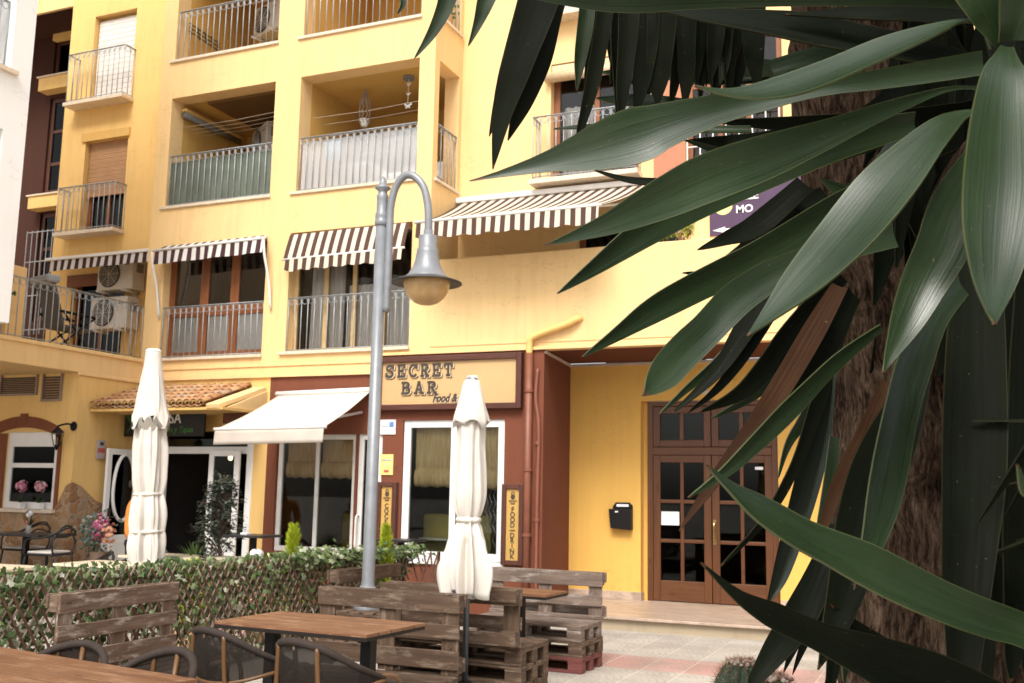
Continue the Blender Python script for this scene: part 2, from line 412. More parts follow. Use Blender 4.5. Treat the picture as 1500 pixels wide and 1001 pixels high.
def text(name, s, size, loc, mat, parent, rot=(PI/2, 0, 0), ext=.004, shear=0, off=0, align='LEFT', sx=1, space=1):
    c = bpy.data.curves.new(name, 'FONT'); c.body = s; c.size = size; c.extrude = ext; c.shear = shear; c.offset = off
    c.align_x = align; c.space_character = space; c.resolution_u = 3
    o = bpy.data.objects.new(name+'_curve', c); col.objects.link(o)
    me = bpy.data.meshes.new_from_object(o.evaluated_get(bpy.context.evaluated_depsgraph_get()))
    bpy.data.objects.remove(o)
    m = bpy.data.objects.new(name, me); col.objects.link(m); me.materials.clear(); me.materials.append(mat)
    m.rotation_euler = rot; m.location = loc; m.scale = (sx, 1, 1); m.parent = parent
    return m
def skinned(name, joints, edges, mat, parent, sub=2):
    me = bpy.data.meshes.new(name); me.from_pydata([j[:3] for j in joints], edges, []); me.materials.append(mat)
    o = bpy.data.objects.new(name, me); col.objects.link(o); o.parent = parent
    s = o.modifiers.new('skin', 'SKIN'); s.use_smooth_shade = True; s.branch_smoothing = .3
    for i, j in enumerate(joints):
        sv = me.skin_vertices[0].data[i]; r_ = j[3]; sv.radius = r_ if isinstance(r_, tuple) else (r_, r_); sv.use_root = (i == 0)
    b = o.modifiers.new('sub', 'SUBSURF'); b.levels = sub; b.render_levels = sub
    return o
def each(name, mat, parent, boxes, bevel=0):
    return [MB().box(*b).build(name, mat, parent, bevel=bevel) for b in boxes]
# ------------------------------------------------------------------ ground
BAND0, BAND1 = 9.8, 10.6
def ground_mat():
    m, t, b = nodes_of('patterned_paving'); o = N(t, 'TexCoord').outputs['Object']
    s = N(t, 'SeparateXYZ'); t.links.new(o, s.inputs[0]); X, Y = s.outputs[0], s.outputs[1]
    T = .40
    fx = mth(t, 'FRACT', mth(t, 'DIVIDE', X, T)); fy = mth(t, 'FRACT', mth(t, 'DIVIDE', Y, T))
    r = mth(t, 'SQRT', mth(t, 'ADD', mth(t, 'POWER', fx, 2), mth(t, 'POWER', fy, 2)))
    wob = mth(t, 'MULTIPLY', noise(t, o, 14, 3), .12)
    arc = mth(t, 'FRACT', mth(t, 'MULTIPLY', mth(t, 'ADD', r, wob), 6.0))
    groove = mth(t, 'LESS_THAN', arc, .2)
    ex = mth(t, 'MINIMUM', fx, mth(t, 'SUBTRACT', 1, fx)); ey = mth(t, 'MINIMUM', fy, mth(t, 'SUBTRACT', 1, fy))
    joint = mth(t, 'LESS_THAN', ex, .018); jointy = mth(t, 'LESS_THAN', ey, .010)
    band = mth(t, 'MULTIPLY', mth(t, 'GREATER_THAN', Y, BAND0), mth(t, 'LESS_THAN', Y, BAND1))
    tn = N(t, 'TexWhiteNoise', noise_dimensions='2D')
    fl = N(t, 'Vectorial' if False else 'CombineXYZ'); t.links.new(mth(t, 'FLOOR', mth(t, 'DIVIDE', X, T)), fl.inputs[0]); t.links.new(mth(t, 'FLOOR', mth(t, 'DIVIDE', Y, T)), fl.inputs[1])
    t.links.new(fl.outputs[0], tn.inputs['Vector'])
    c = mixc(t, band, (.42, .385, .33), (.45, .235, .20))
    c = mixc(t, .16, c, mixc(t, tn.outputs['Value'], (.2, .17, .14), (.7, .65, .6)))
    c = mixc(t, mth(t, 'MULTIPLY', groove, .38), c, (.17, .15, .135))
    c = mixc(t, mth(t, 'MULTIPLY', jointy, .5), c, (.25, .22, .19)); c = mixc(t, mth(t, 'MULTIPLY', joint, .7), c, (.56, .51, .45))
    c = mixc(t, ramp(t, noise(t, o, 1.3, 6, .65), [(.42, (0, 0, 0)), (.72, (.7, .7, .7))]), c, (.20, .17, .14))
    t.links.new(c, b.inputs['Base Color']); b.inputs['Roughness'].default_value = .7
    bump(t, b, mth(t, 'SUBTRACT', noise(t, o, 90, 4), mth(t, 'MULTIPLY', groove, 1.5)), .35, .006)
    return m
tag(MB().add([(-150, -150, 0), (150, -150, 0), (150, 150, 0), (-150, 150, 0)], [(0, 1, 2, 3)]).build('ground', ground_mat()), kind='structure')
def stone_mat(name, cols, scale, mortar):
    m, t, b = nodes_of(name); o = N(t, 'TexCoord').outputs['Object']
    wv = N(t, 'Mix', data_type='VECTOR') if False else None
    v1 = N(t, 'TexVoronoi', feature='F1'); v2 = N(t, 'TexVoronoi', feature='DISTANCE_TO_EDGE')
    nz = N(t, 'TexNoise'); nz.inputs['Scale'].default_value = 3; t.links.new(o, nz.inputs['Vector'])
    va = N(t, 'VectorMath', operation='MULTIPLY_ADD'); va.inputs[1].default_value = (.35, .35, .35); t.links.new(nz.outputs['Color'], va.inputs[0]); t.links.new(o, va.inputs[2])
    for v in (v1, v2): v.inputs['Scale'].default_value = scale; t.links.new(va.outputs[0], v.inputs['Vector'])
    sp = N(t, 'SeparateColor'); t.links.new(v1.outputs['Color'], sp.inputs[0])
    c = ramp(t, sp.outputs[0], cols)
    c = mixc(t, .4, c, ramp(t, noise(t, o, 16, 6, .7), [(.3, sc(cols[0][1], .5)), (.7, sc(cols[-1][1], 1.2))]))
    c = mixc(t, mth(t, 'LESS_THAN', v2.outputs['Distance'], .030), c, mortar)
    t.links.new(c, b.inputs['Base Color']); b.inputs['Roughness'].default_value = .8
    bump(t, b, mth(t, 'MINIMUM', v2.outputs['Distance'], .15), .9, .04); return m
rough_stone = stone_mat('rough_stone_cladding', [(0, (.20, .085, .025)), (.35, (.40, .20, .075)), (.7, (.46, .31, .18)), (1, (.30, .20, .12))], 6.2, (.37, .29, .21))
def marble_mat():
    m, t, b = nodes_of('worn_marble_step'); o = N(t, 'TexCoord').outputs['Object']
    f = noise(t, mapping(t, o, (1.2, 5, 5)), 2.0, 7, .65)
    c = ramp(t, f, [(.3, (.30, .21, .155)), (.5, (.44, .33, .25)), (.72, (.56, .45, .36))])
    c = mixc(t, ramp(t, noise(t, o, 6, 7, .7), [(.5, (0, 0, 0)), (.68, (.6, .6, .6))]), c, (.18, .14, .11))
    t.links.new(c, b.inputs['Base Color']); b.inputs['Roughness'].default_value = .38; return m
marble = marble_mat()
plat = MB().box((-14, 9.95, -.1), (-10.55, 12.7, .27))
tag(plat.build('raised_pavement', plain('terrace_paving', (.33, .27, .2), .7, var=.2, bs=.2), bevel=.01), kind='structure')

# ------------------------------------------------------------------ main yellow building
apt = thing('apartment_building', 'yellow apartment building with balconies above brown bar front and arcade entrance', 'building', (0, 0, 0))
D = 12.73; F = front(D); RW = front(13.65); EW = front(14.33); SX = side(-6.76)
loggias = [(-11.68, -9.6, 6.17, 8.03), (-9.12, -7.02, 6.17, 8.03), (-11.68, -9.6, 8.70, 10.56), (-9.12, -7.02, 8.70, 10.56)]
W1 = (-11.6, -9.6, 3.66, 5.47); W2 = (-9.17, -7.05, 3.68, 5.52)
m = MB()
wall(m, F, -11.95, -6.76, 3.56, 12, loggias+[W1, W2], .3)
wall(m, F, -11.95, -7.5, 3.3, 3.56)
wall(m, SX, D, 13.65, 4.92, 12, [(12.88, 13.55, 6.17, 8.0), (12.88, 13.55, 8.70, 10.5)], .25)
m.add([(-11.95, D, 3.65), (-11.95, 13.65, 3.65), (-11.95, 13.65, 12), (-11.95, D, 12)], [(0, 1, 2, 3)])
pbox(m, F, -11.95, -7.5, 3.3, 3.36, -.045, 0)               # drip moulding
pbox(m, F, -11.95, -7.5, 3.47, 3.5, -.02, 0)
pbox(m, F, -7.5, 3.5, 3.56, 3.60, -.035, -.001); pbox(m, F, -6.7, 3.5, 3.66, 3.685, -.015, -.001)
m.build('wall', yellow, apt)
each('terrace_parapet', yellow, apt, [((-6.775, D-.004, 3.562), (3.5, D+.18, 4.92)), ((-3.02, 12.94, 4.8), (.9, 13.3, 5.78))], .02)
m = MB(); wall(m, RW, -6.76, 3.5, 3.65, 12, [(-5.28, -3.92, 6.17, 8.02), (-5.28, -3.92, 8.74, 10.6), (-4.85, -3.3, 3.66, 5.6), (-3.25, -1.9, 6.0, 8.1)], .22)
m.build('wall', yellow, apt)
MB().add([RW(-3.7, 5.6, -.012), RW(-3.25, 5.6, -.012), RW(-3.25, 9, -.012), RW(-3.7, 9, -.012)], [(0, 1, 2, 3)]).build('painted_band', stucco('rosy_brown_stucco', (.46, .20, .12)), apt)
m = MB(); wall(m, RW, -15.1, -11.95, 3.65, 12, [(-14.51, -13.5, 8.62, 10.39), (-14.5, -13.48, 6.15, 7.92), (-14.55, -13.3, 3.66, 5.38)], .22)
m.build('wall', yellow_deep, apt)
m = MB().box((-14.58, 13.62, 7.92), (-13.44, 13.66, 8.08)); m.build('lintel', stucco('ochre_band', (.62, .38, .12)), apt)
MB().box((-14.65, 13.62, 5.18), (-13.4, 13.66, 5.40)).build('lintel', stucco('brown_lintel', (.20, .085, .05)), apt)
# stair tower behind the left column
m = MB(); ST = front(15.0); wall(m, ST, -21, -15.0, 3.65, 12.5, [(-17.02, -16.3, 4.9, 7.15), (-17.02, -16.3, 7.55, 9.62), (-17.02, -16.3, 10.05, 10.9)], .15)
m.add([(-15.1, 13.66, 3.65), (-15.1, 15, 3.65), (-15.1, 15, 12.5), (-15.1, 13.66, 12.5)], [(0, 1, 2, 3)])
m.add([(-21, 13.7, 11.0), (-15.1, 13.7, 11.0), (-15.1, 15, 11.0), (-21, 15, 11.0)], [(0, 1, 2, 3)]); m.build('stairwell_wall', brown_dark, apt)
MB().box((-21, 13.66, 10.72), (-15.1, 13.72, 12.5)).build('roof_band', yellow, apt)
each('stair_parapet', yellow_deep, apt, [((-17.12, 14.75, 9.70), (-15.2, 15.05, 9.98)), ((-17.12, 14.75, 7.18), (-15.2, 15.05, 7.44)), ((-17.0, 14.9, 10.86), (-15.2, 15.02, 11.05))], .01)
each('sill', marble_sill, apt, [((-17.15, 14.72, 9.98), (-15.2, 15.05, 10.01)), ((-17.15, 14.72, 7.44), (-15.2, 15.05, 7.47))])
bw = wood('dark_stair_window_wood', (.04, .014, .007), (.075, .026, .012), (.11, .04, .02), .5)
win(apt, ST, -17.02, -16.3, 4.9, 7.15, .05, 1, .09, bw, glass_dark, (5.6, 6.4)); win(apt, ST, -17.02, -16.3, 7.55, 9.62, .05, 1, .09, bw, glass_dark, (8.2, 8.9))
win(apt, ST, -17.02, -16.3, 10.05, 10.9, .05, 1, .09, bw, glass_dark)
room('stairwell', ST, -17.05, -15.2, 4.8, 11, .2, 2, dark_room, apt)
g = MB()
for i in range(6): g.tube([ST(-17.2+.14*i, 4.6, -.12), ST(-17.2+.14*i, 6.75, -.12)], .01, 6)
for z in (4.7, 5.4, 6.1, 6.72): g.tube([ST(-17.2, z, -.12), ST(-16.4, z, -.12)], .01, 6)
g.build('window_grille', rail_metal, apt)
# loggia rooms
logroom = stucco('loggia_yellow_paint', (.60, .36, .10), .1); logshade = stucco('loggia_shade_brown', (.16, .085, .03), .1)  # second tone is the loggia's shade put into the colour
room('loggia', F, -11.68, -9.6, 6.17, 8.03, .3, 2.0, logroom, apt); each('loggia_doorway', dark_room, apt, [((-10.75, 14.66, 6.18), (-9.75, 14.72, 7.85)), ((-10.9, 14.66, 8.71), (-9.75, 14.72, 10.40))]); each('loggia_ceiling_shade', logshade, apt, [((-11.2, 13.04, 7.985), (-9.605, 14.72, 8.025)), ((-11.2, 13.04, 10.515), (-9.605, 14.72, 10.555))]); each('loggia_back_shade', logshade, apt, [((-11.2, 14.69, 6.18), (-9.605, 14.725, 7.98)), ((-11.2, 14.69, 8.71), (-9.605, 14.725, 10.51))]); room('loggia', F, -11.68, -9.6, 8.7, 10.56, .3, 2.0, logroom, apt)  # dark slabs over ceiling and back wall stand in for shade
for z0, z1 in ((6.17, 8.03), (8.7, 10.56)):
    m = MB(); x0, x1, y0, y1 = -9.12, -6.78, D+.3, D+2.0
    m.add([(x0, y0, z0), (x1, y0, z0), (x1, y1, z0), (x0, y1, z0)], [(0, 1, 2, 3)]).add([(x0, y0, z1), (x1, y0, z1), (x1, y1, z1), (x0, y1, z1)], [(0, 1, 2, 3)])
    m.add([(x0, y0, z0), (x0, y1, z0), (x0, y1, z1), (x0, y0, z1)], [(0, 1, 2, 3)]).add([(x0, y1, z0), (x1, y1, z0), (x1, y1, z1), (x0, y1, z1)], [(0, 1, 2, 3)])
    m.add([(x1, 13.66, z0), (x1, y1, z0), (x1, y1, z1), (x1, 13.66, z1)], [(0, 1, 2, 3)]); m.build('loggia', logroom, apt)
each('sill', marble_sill, apt, [((a-.09, D-.035, c-.045), (b+.02, D+.29, c+.002)) for (a, b, c, d) in loggias]+[((-6.79, 12.80, 6.125), (-6.725, 13.6, 6.172)), ((-6.79, 12.80, 8.655), (-6.725, 13.6, 8.702)),
    ((W1[0]-.03, D-.05, W1[2]-.045), (W1[1]+.02, D+.28, W1[2]+.002)), ((W2[0]-.09, D-.05, W2[2]-.045), (W2[1]+.02, D+.28, W2[2]+.002)),
    ((-14.84, 13.35, 8.555), (-13.42, 13.87, 8.622)), ((-14.82, 13.36, 6.085), (-13.40, 13.87, 6.152)), ((-5.5, 13.35, 6.1), (-3.86, 13.87, 6.172)), ((-5.42, 13.4, 8.67), (-3.8, 13.87, 8.742))], .006)
for h in loggias: railing(apt, F, h[0]+.03, h[1]-.02, h[2], h[2]+.86, .03)
railing(apt, SX, 12.92, 13.54, 6.17, 7.03, .03); railing(apt, SX, 12.92, 13.54, 8.7, 9.56, .03)
railing(apt, F, W1[0]+.02, W1[1]-.02, W1[2], W1[2]+.83, .03); railing(apt, F, W2[0]+.01, W2[1]-.02, W2[2], W2[2]+.83, .03)
railing(apt, RW, -14.80, -13.46, 8.63, 9.56, -.26, 11, .26); railing(apt, RW, -14.78, -13.44, 6.16, 6.99, -.26, 11, .26); railing(apt, RW, -5.45, -3.9, 6.18, 7.12, -.26, 13, .26)
# windows of the upper floors
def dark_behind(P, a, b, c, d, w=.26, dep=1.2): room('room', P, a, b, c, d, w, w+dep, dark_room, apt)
win(apt, F, -11.6, -9.6, 3.66, 5.47, .16, 3, .11, brown_frame, glass, (4.42,), iw=.16); dark_behind(F, -11.6, -9.6, 3.66, 5.47)
MB().add([F(-11.5, 3.75, .197), F(-9.7, 3.75, .197), F(-9.7, 4.36, .197), F(-11.5, 4.36, .197)], [(0, 1, 2, 3)]).build('frosted_panel', cloth('frosted_film', (.85, .85, .87), .06, .2), apt)
tan_frame = plain('tan_aluminium', (.52, .36, .17), .4)
win(apt, F, -9.17, -7.05, 3.68, 5.52, .18, 4, .06, tan_frame, glass, iw=.07); dark_behind(F, -9.17, -7.05, 3.68, 5.52)
def curtain_mesh(P, u0, u1, v0, v1, w, amp=.025, waves=9, sag=0):
    rows = []
    for i in range(9):
        v = v0+(v1-v0)*i/8; r_ = []
        for k in range(waves*8+1):
            s = k/(waves*8); u = u0+(u1-u0)*s; sh = sag*(1-i/8)
            r_.append(P(u+sh*(s-.2), v, w+amp*math.sin(s*waves*2*PI+i*.2)))
        rows.append(r_)
    return MB().grid(rows)
for a, b, k in ((-8.95, -8.35, 6), (-8.28, -7.15, 10)): curtain_mesh(F, a, b, 3.72, 5.4 if a < -8.5 else 4.7, .3, waves=k).build('curtain', curtain, apt, smooth=True)
m = MB()
for i in range(34): pbox(m, RW, -14.49, -13.52, 8.62+i*.05, 8.665+i*.05, .10+.004*(i % 2), .125)
m.build('roller_shutter', shutter_white, apt); win(apt, RW, -14.51, -13.5, 8.62, 10.39, .15, 1, .05, tan_frame)
m = MB()
for i in range(24): pbox(m, RW, -14.47, -13.5, 6.92+i*.042, 6.957+i*.042, .09+.003*(i % 2), .115)
pbox(m, RW, -14.47, -13.5, 6.88, 6.92, .08, .12); m.build('roller_shutter', shutter_brown, apt)
win(apt, RW, -14.5, -13.48, 6.15, 7.92, .15, 2, .1, brown_frame, glass); dark_behind(RW, -14.5, -13.48, 6.15, 7.92)
MB().add([RW(-13.9, 6.2, .2), RW(-13.5, 6.2, .2), RW(-13.5, 6.7, .2), RW(-13.9, 6.7, .2)], [(0, 1, 2, 3)]).build('curtain', shutter_brown, apt)
win(apt, RW, -14.55, -13.3, 3.66, 5.38, .12, 2, .1, brown_frame, glass_dark); dark_behind(RW, -14.55, -13.3, 3.66, 5.38)
win(apt, RW, -5.28, -3.92, 6.17, 8.02, .13, 2, .10, brown_frame, glass); dark_behind(RW, -5.28, -3.92, 6.17, 8.02)
curtain_mesh(RW, -5.15, -4.65, 6.2, 7.4, .24, waves=4).build('curtain', curtain, apt, smooth=True)
win(apt, RW, -5.28, -3.92, 8.74, 10.6, .13, 2, .08, white_paint, frosted)
win(apt, RW, -4.85, -3.3, 3.66, 5.6, .13, 2, .09, brown_frame, glass_dark); dark_behind(RW, -4.85, -3.3, 3.66, 5.6)
win(apt, RW, -3.25, -1.9, 6.0, 8.1, .1, 3, .09, brown_frame, glass, (7.4,)); dark_behind(RW, -3.25, -1.9, 6.0, 8.1)
g = MB()
for i in range(8): g.tube([RW(-3.2+.18*i, 5.9, -.08), RW(-3.2+.18*i, 7.0, -.08)], .01, 6)
for z in (5.95, 6.45, 6.98): g.tube([RW(-3.2, z, -.08), RW(-1.94, z, -.08)], .01, 6)
g.build('window_grille', white_metal, apt)
MB().add([(-6.76, D+.18, 3.7), (3.5, D+.18, 3.7), (3.5, 13.65, 3.7), (-6.76, 13.65, 3.7)], [(0, 1, 2, 3)]).build('terrace_floor', marble_sill, apt)
# ground floor, brown bar front
BW = (-9.22, -7.86, .74, 2.44); BD = (-7.82, -7.42, .12, 2.44); PW = (-7.09, -5.53, .72, 2.63)
m = MB(); wall(m, F, -9.4, -4.97, 0, 3.3, [BW, BD, PW], .14); wall(m, F, -7.5, -4.97, 3.3, 3.56)
m.add([(-4.97, D, 0), (-5.17, 14.33, 0), (-5.17, 14.33, 3.565), (-4.97, D, 3.565)], [(0, 1, 2, 3)]); m.build('shopfront_wall', brown, apt)
soff = stucco('dark_red_soffit', (.13, .042, .022), .1)
MB().add([(-4.98, D+.005, 3.567), (3.5, D+.005, 3.567), (3.5, 14.33, 3.567), (-5.18, 14.33, 3.567)], [(0, 1, 2, 3)]).build('soffit', soff, apt)
m = MB(); wall(m, EW, -5.17, 2.6, .16, 3.56, [(-4.09, -2.16, .16, 2.99)], .16); m.add([EW(-4.09, .16, .16), EW(-4.02, .16, .16), EW(-4.02, 2.99, .16), EW(-4.09, 2.99, .16)], [(0, 1, 2, 3)])
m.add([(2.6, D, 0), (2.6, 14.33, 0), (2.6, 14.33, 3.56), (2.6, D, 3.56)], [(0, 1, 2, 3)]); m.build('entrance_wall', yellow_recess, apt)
m = MB().box((-5.16, 14.29, 3.515), (2.6, 14.335, 3.55)); m.beam((-4.965, D+.02, 3.53), (-5.15, 14.3, 3.53), .03, .035); m.build('cornice', plain('pale_cornice', (.55, .45, .38), .6), apt)
each('skirting', marble, apt, [((-5.16, 14.305, .17), (-4.10, 14.335, .29)), ((-2.15, 14.305, .17), (2.6, 14.335, .29)), ((-4.10, 14.31, .17), (-4.075, 14.47, .29))], .004)
MB().box((-5.05, 12.42, 0), (3.5, 14.5, .135)).build('step_riser', stucco('stained_step_face', (.36, .29, .2), .3), apt)
MB().box((-5.05, 12.36, .135), (3.5, 14.5, .17)).build('step', marble, apt, bevel=.006)
def leaf_door(u0, u1, v0, v1, w, cols, rows, hinge):
    f = MB(); st = .105
    pbox(f, EW, u0, u0+st, v0, v1, w, w+.05); pbox(f, EW, u1-st, u1, v0, v1, w, w+.05)
    pbox(f, EW, u0+st, u1-st, v1-st, v1, w, w+.05); pbox(f, EW, u0+st, u1-st, v0, v0+.28, w, w+.05)
    uu = [u0+st+(u1-u0-2*st)*i/cols for i in range(cols+1)]; vv = [v0+.28+(v1-st-v0-.28)*i/rows for i in range(rows+1)]
    for u in uu[1:-1]: pbox(f, EW, u-.025, u+.025, v0+.28, v1-st, w+.004, w+.046)
    for v in vv[1:-1]:
        for a, b in zip(uu, uu[1:]): pbox(f, EW, a+.025 if a > uu[0] else a, b-.025 if b < uu[-1] else b, v-.025, v+.025, w+.006, w+.044)
    d = f.build('door', door_wood, apt, bevel=.006)
    g = MB(); pbox(g, EW, u0+st, u1-st, v0+.28, v1-st, w+.022, w+.028); g.build('pane', glass_dark, d)
    return d
f = MB(); pbox(f, EW, -4.02, -3.94, .17, 2.985, .11, .2); pbox(f, EW, -2.26, -2.18, .17, 2.985, .11, .2); pbox(f, EW, -3.94, -2.26, 2.92, 2.985, .11, .2); pbox(f, EW, -3.94, -2.26, 2.22, 2.33, .105, .2)
f.build('door_frame', door_wood, apt, bevel=.006)
d1 = leaf_door(-3.94, -3.105, .18, 2.22, .13, 2, 3, 0); d2 = leaf_door(-3.095, -2.26, .18, 2.22, .13, 2, 3, 1)
h = MB(); h.tube(spline([(-3.06, 14.455, 1.02), (-3.06, 14.40, 1.04), (-3.06, 14.395, 1.15), (-3.06, 14.40, 1.26), (-3.06, 14.455, 1.28)], 14), .012, 8); h.box((-3.08, 14.45, .98), (-3.04, 14.462, 1.32)); h.build('handle', plain('brass', (.45, .32, .14), .3, 1), d2)
MB().box((-3.82, 14.448, 1.23), (-3.56, 14.457, 1.42)).build('paper_notice', sticker_white, d1)
MB().box((-2.49, 14.448, 2.02), (-2.38, 14.457, 2.06)).build('paper_notice', sticker_white, d2)
for u0, u1 in ((-3.94, -3.105), (-3.095, -2.26)):
    win(apt, EW, u0, u1, 2.335, 2.915, .13, 2, .1, door_wood, glass_dark, name='transom_window', iw=.06)
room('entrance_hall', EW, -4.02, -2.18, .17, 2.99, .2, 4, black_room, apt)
# bar glazing
win(apt, F, *BW, .05, 2, .075, white_metal, glassy('bar_front_glass', (.95, .95, .92), .38, .97), iw=.06)
f = MB(); u0, u1, v0, v1 = BD
pbox(f, F, u0, u0+.08, v0, v1, .03, .09); pbox(f, F, u1-.08, u1, v0, v1, .03, .09); pbox(f, F, u0+.08, u1-.08, v1-.08, v1, .03, .09); pbox(f, F, u0+.08, u1-.08, v0, v0+.5, .03, .09)
d = f.build('door', white_metal, apt, bevel=.005); g = MB(); pbox(g, F, u0+.08, u1-.08, v0+.5, v1-.08, .055, .06); g.build('pane', glass_dark, d)
h = MB().tube(spline([(u0+.04, D+.03, 1.28), (u0+.04, D-.05, 1.26), (u0+.04, D-.055, 1.0), (u0+.04, D-.05, .84), (u0+.04, D+.03, .82)], 12), .014, 8); h.build('handle', white_metal, d)
win(apt, F, *PW, .03, 2, .105, white_paint, glassy('bar_window_glass', (.93, .95, .92), .35, .95), iw=.09)
m = MB(); pbox(m, F, PW[0]-.03, PW[1]+.03, .66, .72, -.04, .12); m.build('sill', white_paint, apt, bevel=.008)
barbrown = plain('bar_interior_wall', (.10, .06, .03), .9, var=.25, vs=2)
room('bar_interior', F, -9.3, -5.2, .05, 2.9, .3, 4.5, barbrown, apt)
def straw_mat():
    m, t, b = nodes_of('woven_straw_blind'); uv = N(t, 'TexCoord').outputs['UV']
    f = noise(t, mapping(t, uv, (90, 3, 1)), 1.0, 4, .6); g = noise(t, mapping(t, uv, (3, 2, 1)), 1.0, 3)
    c = ramp(t, mth(t, 'ADD', mth(t, 'MULTIPLY', f, .7), mth(t, 'MULTIPLY', g, .3)), [(.3, (.32, .19, .075)), (.5, (.68, .47, .24)), (.7, (.86, .68, .43))])
    t.links.new(c, b.inputs['Base Color']); b.inputs['Roughness'].default_value = .8; bump(t, b, f, .7, .01); return m
straw = straw_mat()
def blind(u0, u1, v0, v1, w):
    rows = []
    for i in range(15):
        s = i/14; v = v1+(v0-v1)*min(1, s/.72); ww = w-.005
        if s > .55:
            a = (s-.55)/.45*PI*1.25; v = v0+.13+.13*math.cos(a)-.02; ww = w+.03-.15*math.sin(a)*.55
        rows.append([F(u0+(u1-u0)*k/30, v+.008*math.sin(k*.7+i), ww+.006*math.sin(k*1.3)) for k in range(31)])
    return MB().grid(rows, lambda a, b: (b/30, a/14)).build('straw_blind', straw, apt, smooth=True)
for a, b in ((-9.13, -8.58), (-8.52, -7.95)): blind(a, b, 1.82, 2.42, .17)
blind(-6.97, -6.32, 1.72, 2.56, .18); blind(-6.28, -5.64, 1.70, 2.56, .18)
booth = plain('olive_booth_vinyl', (.42, .33, .07), .4, var=.1)
m = MB().box((-7.2, 13.6, .1), (-6.1, 13.85, 1.32)); m.build('bench_back', booth, apt, bevel=.04)
m = MB().box((-8.85, 14.0, .1), (-8.1, 14.2, 1.28)); m.build('bench_back', plain('dim_yellow_vinyl', (.25, .17, .02), .5), apt, bevel=.04)
MB().box((-7.1, 13.3, .95), (-6.15, 13.55, .98)).build('table_top', plain('pale_table', (.55, .53, .45), .4), apt)
MB().box((-6.95, 14.3, .1), (-6.45, 14.34, 2.4)).build('interior_pillar', plain('mustard_paint', (.42, .22, .04), .8), apt)
g = MB()
for i in range(5):
    pts = [(-5.92+.06*i+(.02 if k % 2 else -.02), 13.05, .8+k*.10) for k in range(14)]; g.tube(pts, .006, 5)
g.build('folding_grille', plain('galvanised_grille', (.35, .36, .37), .4, .6), apt)
# restaurant front under the tiled canopy
m = MB(); wall(m, F, -11.9, -9.4, 0, 3.3, [(-11.42, -9.64, .27, 2.5)], .15); m.build('restaurant_wall', yellow_deep, apt)
f = MB(); pbox(f, F, -11.42, -11.32, .27, 2.5, .0, .08); pbox(f, F, -9.75, -9.64, .27, 2.5, -.02, .08); pbox(f, F, -11.32, -9.75, 2.15, 2.26, -.01, .08)
f.build('door_frame', white_paint, apt, bevel=.01)
m = MB(); pbox(m, F, -11.32, -9.75, 2.26, 2.48, .02, .03); m.build('transom_pane', glass_dark, apt)
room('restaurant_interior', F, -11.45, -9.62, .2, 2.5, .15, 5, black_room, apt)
def leaf(name, P, u0, u1, v0, v1, w, oval):
    f = MB(); a = .09
    pbox(f, P, u0, u0+a, v0, v1, w, w+.045); pbox(f, P, u1-a, u1, v0, v1, w, w+.045); pbox(f, P, u0+a, u1-a, v1-a, v1, w, w+.045)
    pbox(f, P, u0+a, u1-a, v0, v0+.62, w, w+.045); pbox(f, P, u0+a+.05, u1-a-.05, v0+.12, v0+.52, w-.012, w)
    if oval:
        n = 20; uc, vc, ru, rv = (u0+u1)/2, (v0+v1)/2+.36, (u1-u0)/2-a-.03, .62
        top = v1-a; bot = v0+.62
        for i in range(n):
            t0, t1 = PI/2*(i/n), PI/2*((i+1)/n)
            for su in (-1, 1):
                f.add([P(uc+su*(ru+.03), bot, w+.01), P(uc+su*ru*math.cos(t0), vc-.25-(vc-.25-bot)*math.sin(t0)*.8, w+.01), P(uc+su*ru*math.cos(t1), vc-.25-(vc-.25-bot)*math.sin(t1)*.8, w+.01)], [(0, 1, 2)]) if False else None
    d = f.build('door', white_paint, apt, bevel=.008)
    g = MB(); pbox(g, P, u0+a, u1-a, v0+.62, v1-a, w+.018, w+.024); g.build('pane', glass_dark, d)
    if oval:
        uc = (u0+u1)/2; ring = [(uc+.22*math.cos(t_), v0+1.28+ (.56 if math.sin(t_) > 0 else .45)*math.sin(t_)) for t_ in [2*PI*k/36 for k in range(36)]]
        rg = MB().tube([P(u, v, w+.01) for u, v in ring]+[P(*ring[0], w+.01)], .028, 8, cap=False); rg.build('oval_trim', white_paint, d, smooth=True)
    return d
d = leaf('door', side(-11.72), 11.95, 12.70, .28, 2.2, 0, True)
MB().box((-11.71, 12.0, 1.02), (-11.69, 12.05, 1.3)).tube([(-11.69, 12.02, 1.17), (-11.66, 12.02, 1.17), (-11.66, 12.13, 1.17)], .009, 6).build('handle', plain('dark_handle', (.05, .03, .02), .4), d)
leaf('door', front(12.60), -10.36, -9.80, .28, 2.2, 0, False)
# tiled canopy over the restaurant door
can = MB(); a0, a1 = V((0, 12.73, 3.16)), V((0, 11.66, 2.80)); sl = (a1-a0); up = V((0, -sl.z, sl.y)).normalized(); up = up if up.z > 0 else -up
ncol = 17; x0, x1 = -11.86, -9.72; dx = (x1-x0)/ncol; rowsN = 5
for i in range(ncol):
    for j in range(rowsN):
        for kind in (0, 1):
            xc = x0+(i+.5)*dx+(dx/2 if kind else 0); r_ = dx*.42
            if kind and i == ncol-1: continue
            pa, pb = a0+sl*(j/rowsN), a0+sl*min(1.0, (j+1.12)/rowsN); rr = []
            jig = random.uniform(-.006, .006)
            for q, pt in ((0, pa), (1, pb)):
                row = []
                for k in range(9):
                    ang = PI*k/8; rad = r_*(.86 if q == 0 else 1.0)
                    hgt = (math.sin(ang)*rad if kind == 0 else -math.sin(ang)*rad*.6)
                    row.append(V((xc+math.cos(ang)*rad+jig, pt.y, pt.z))+up*(hgt+(.012 if q else 0)+(.03 if kind == 0 else .0)))
                rr.append(row)
            can.grid(rr)
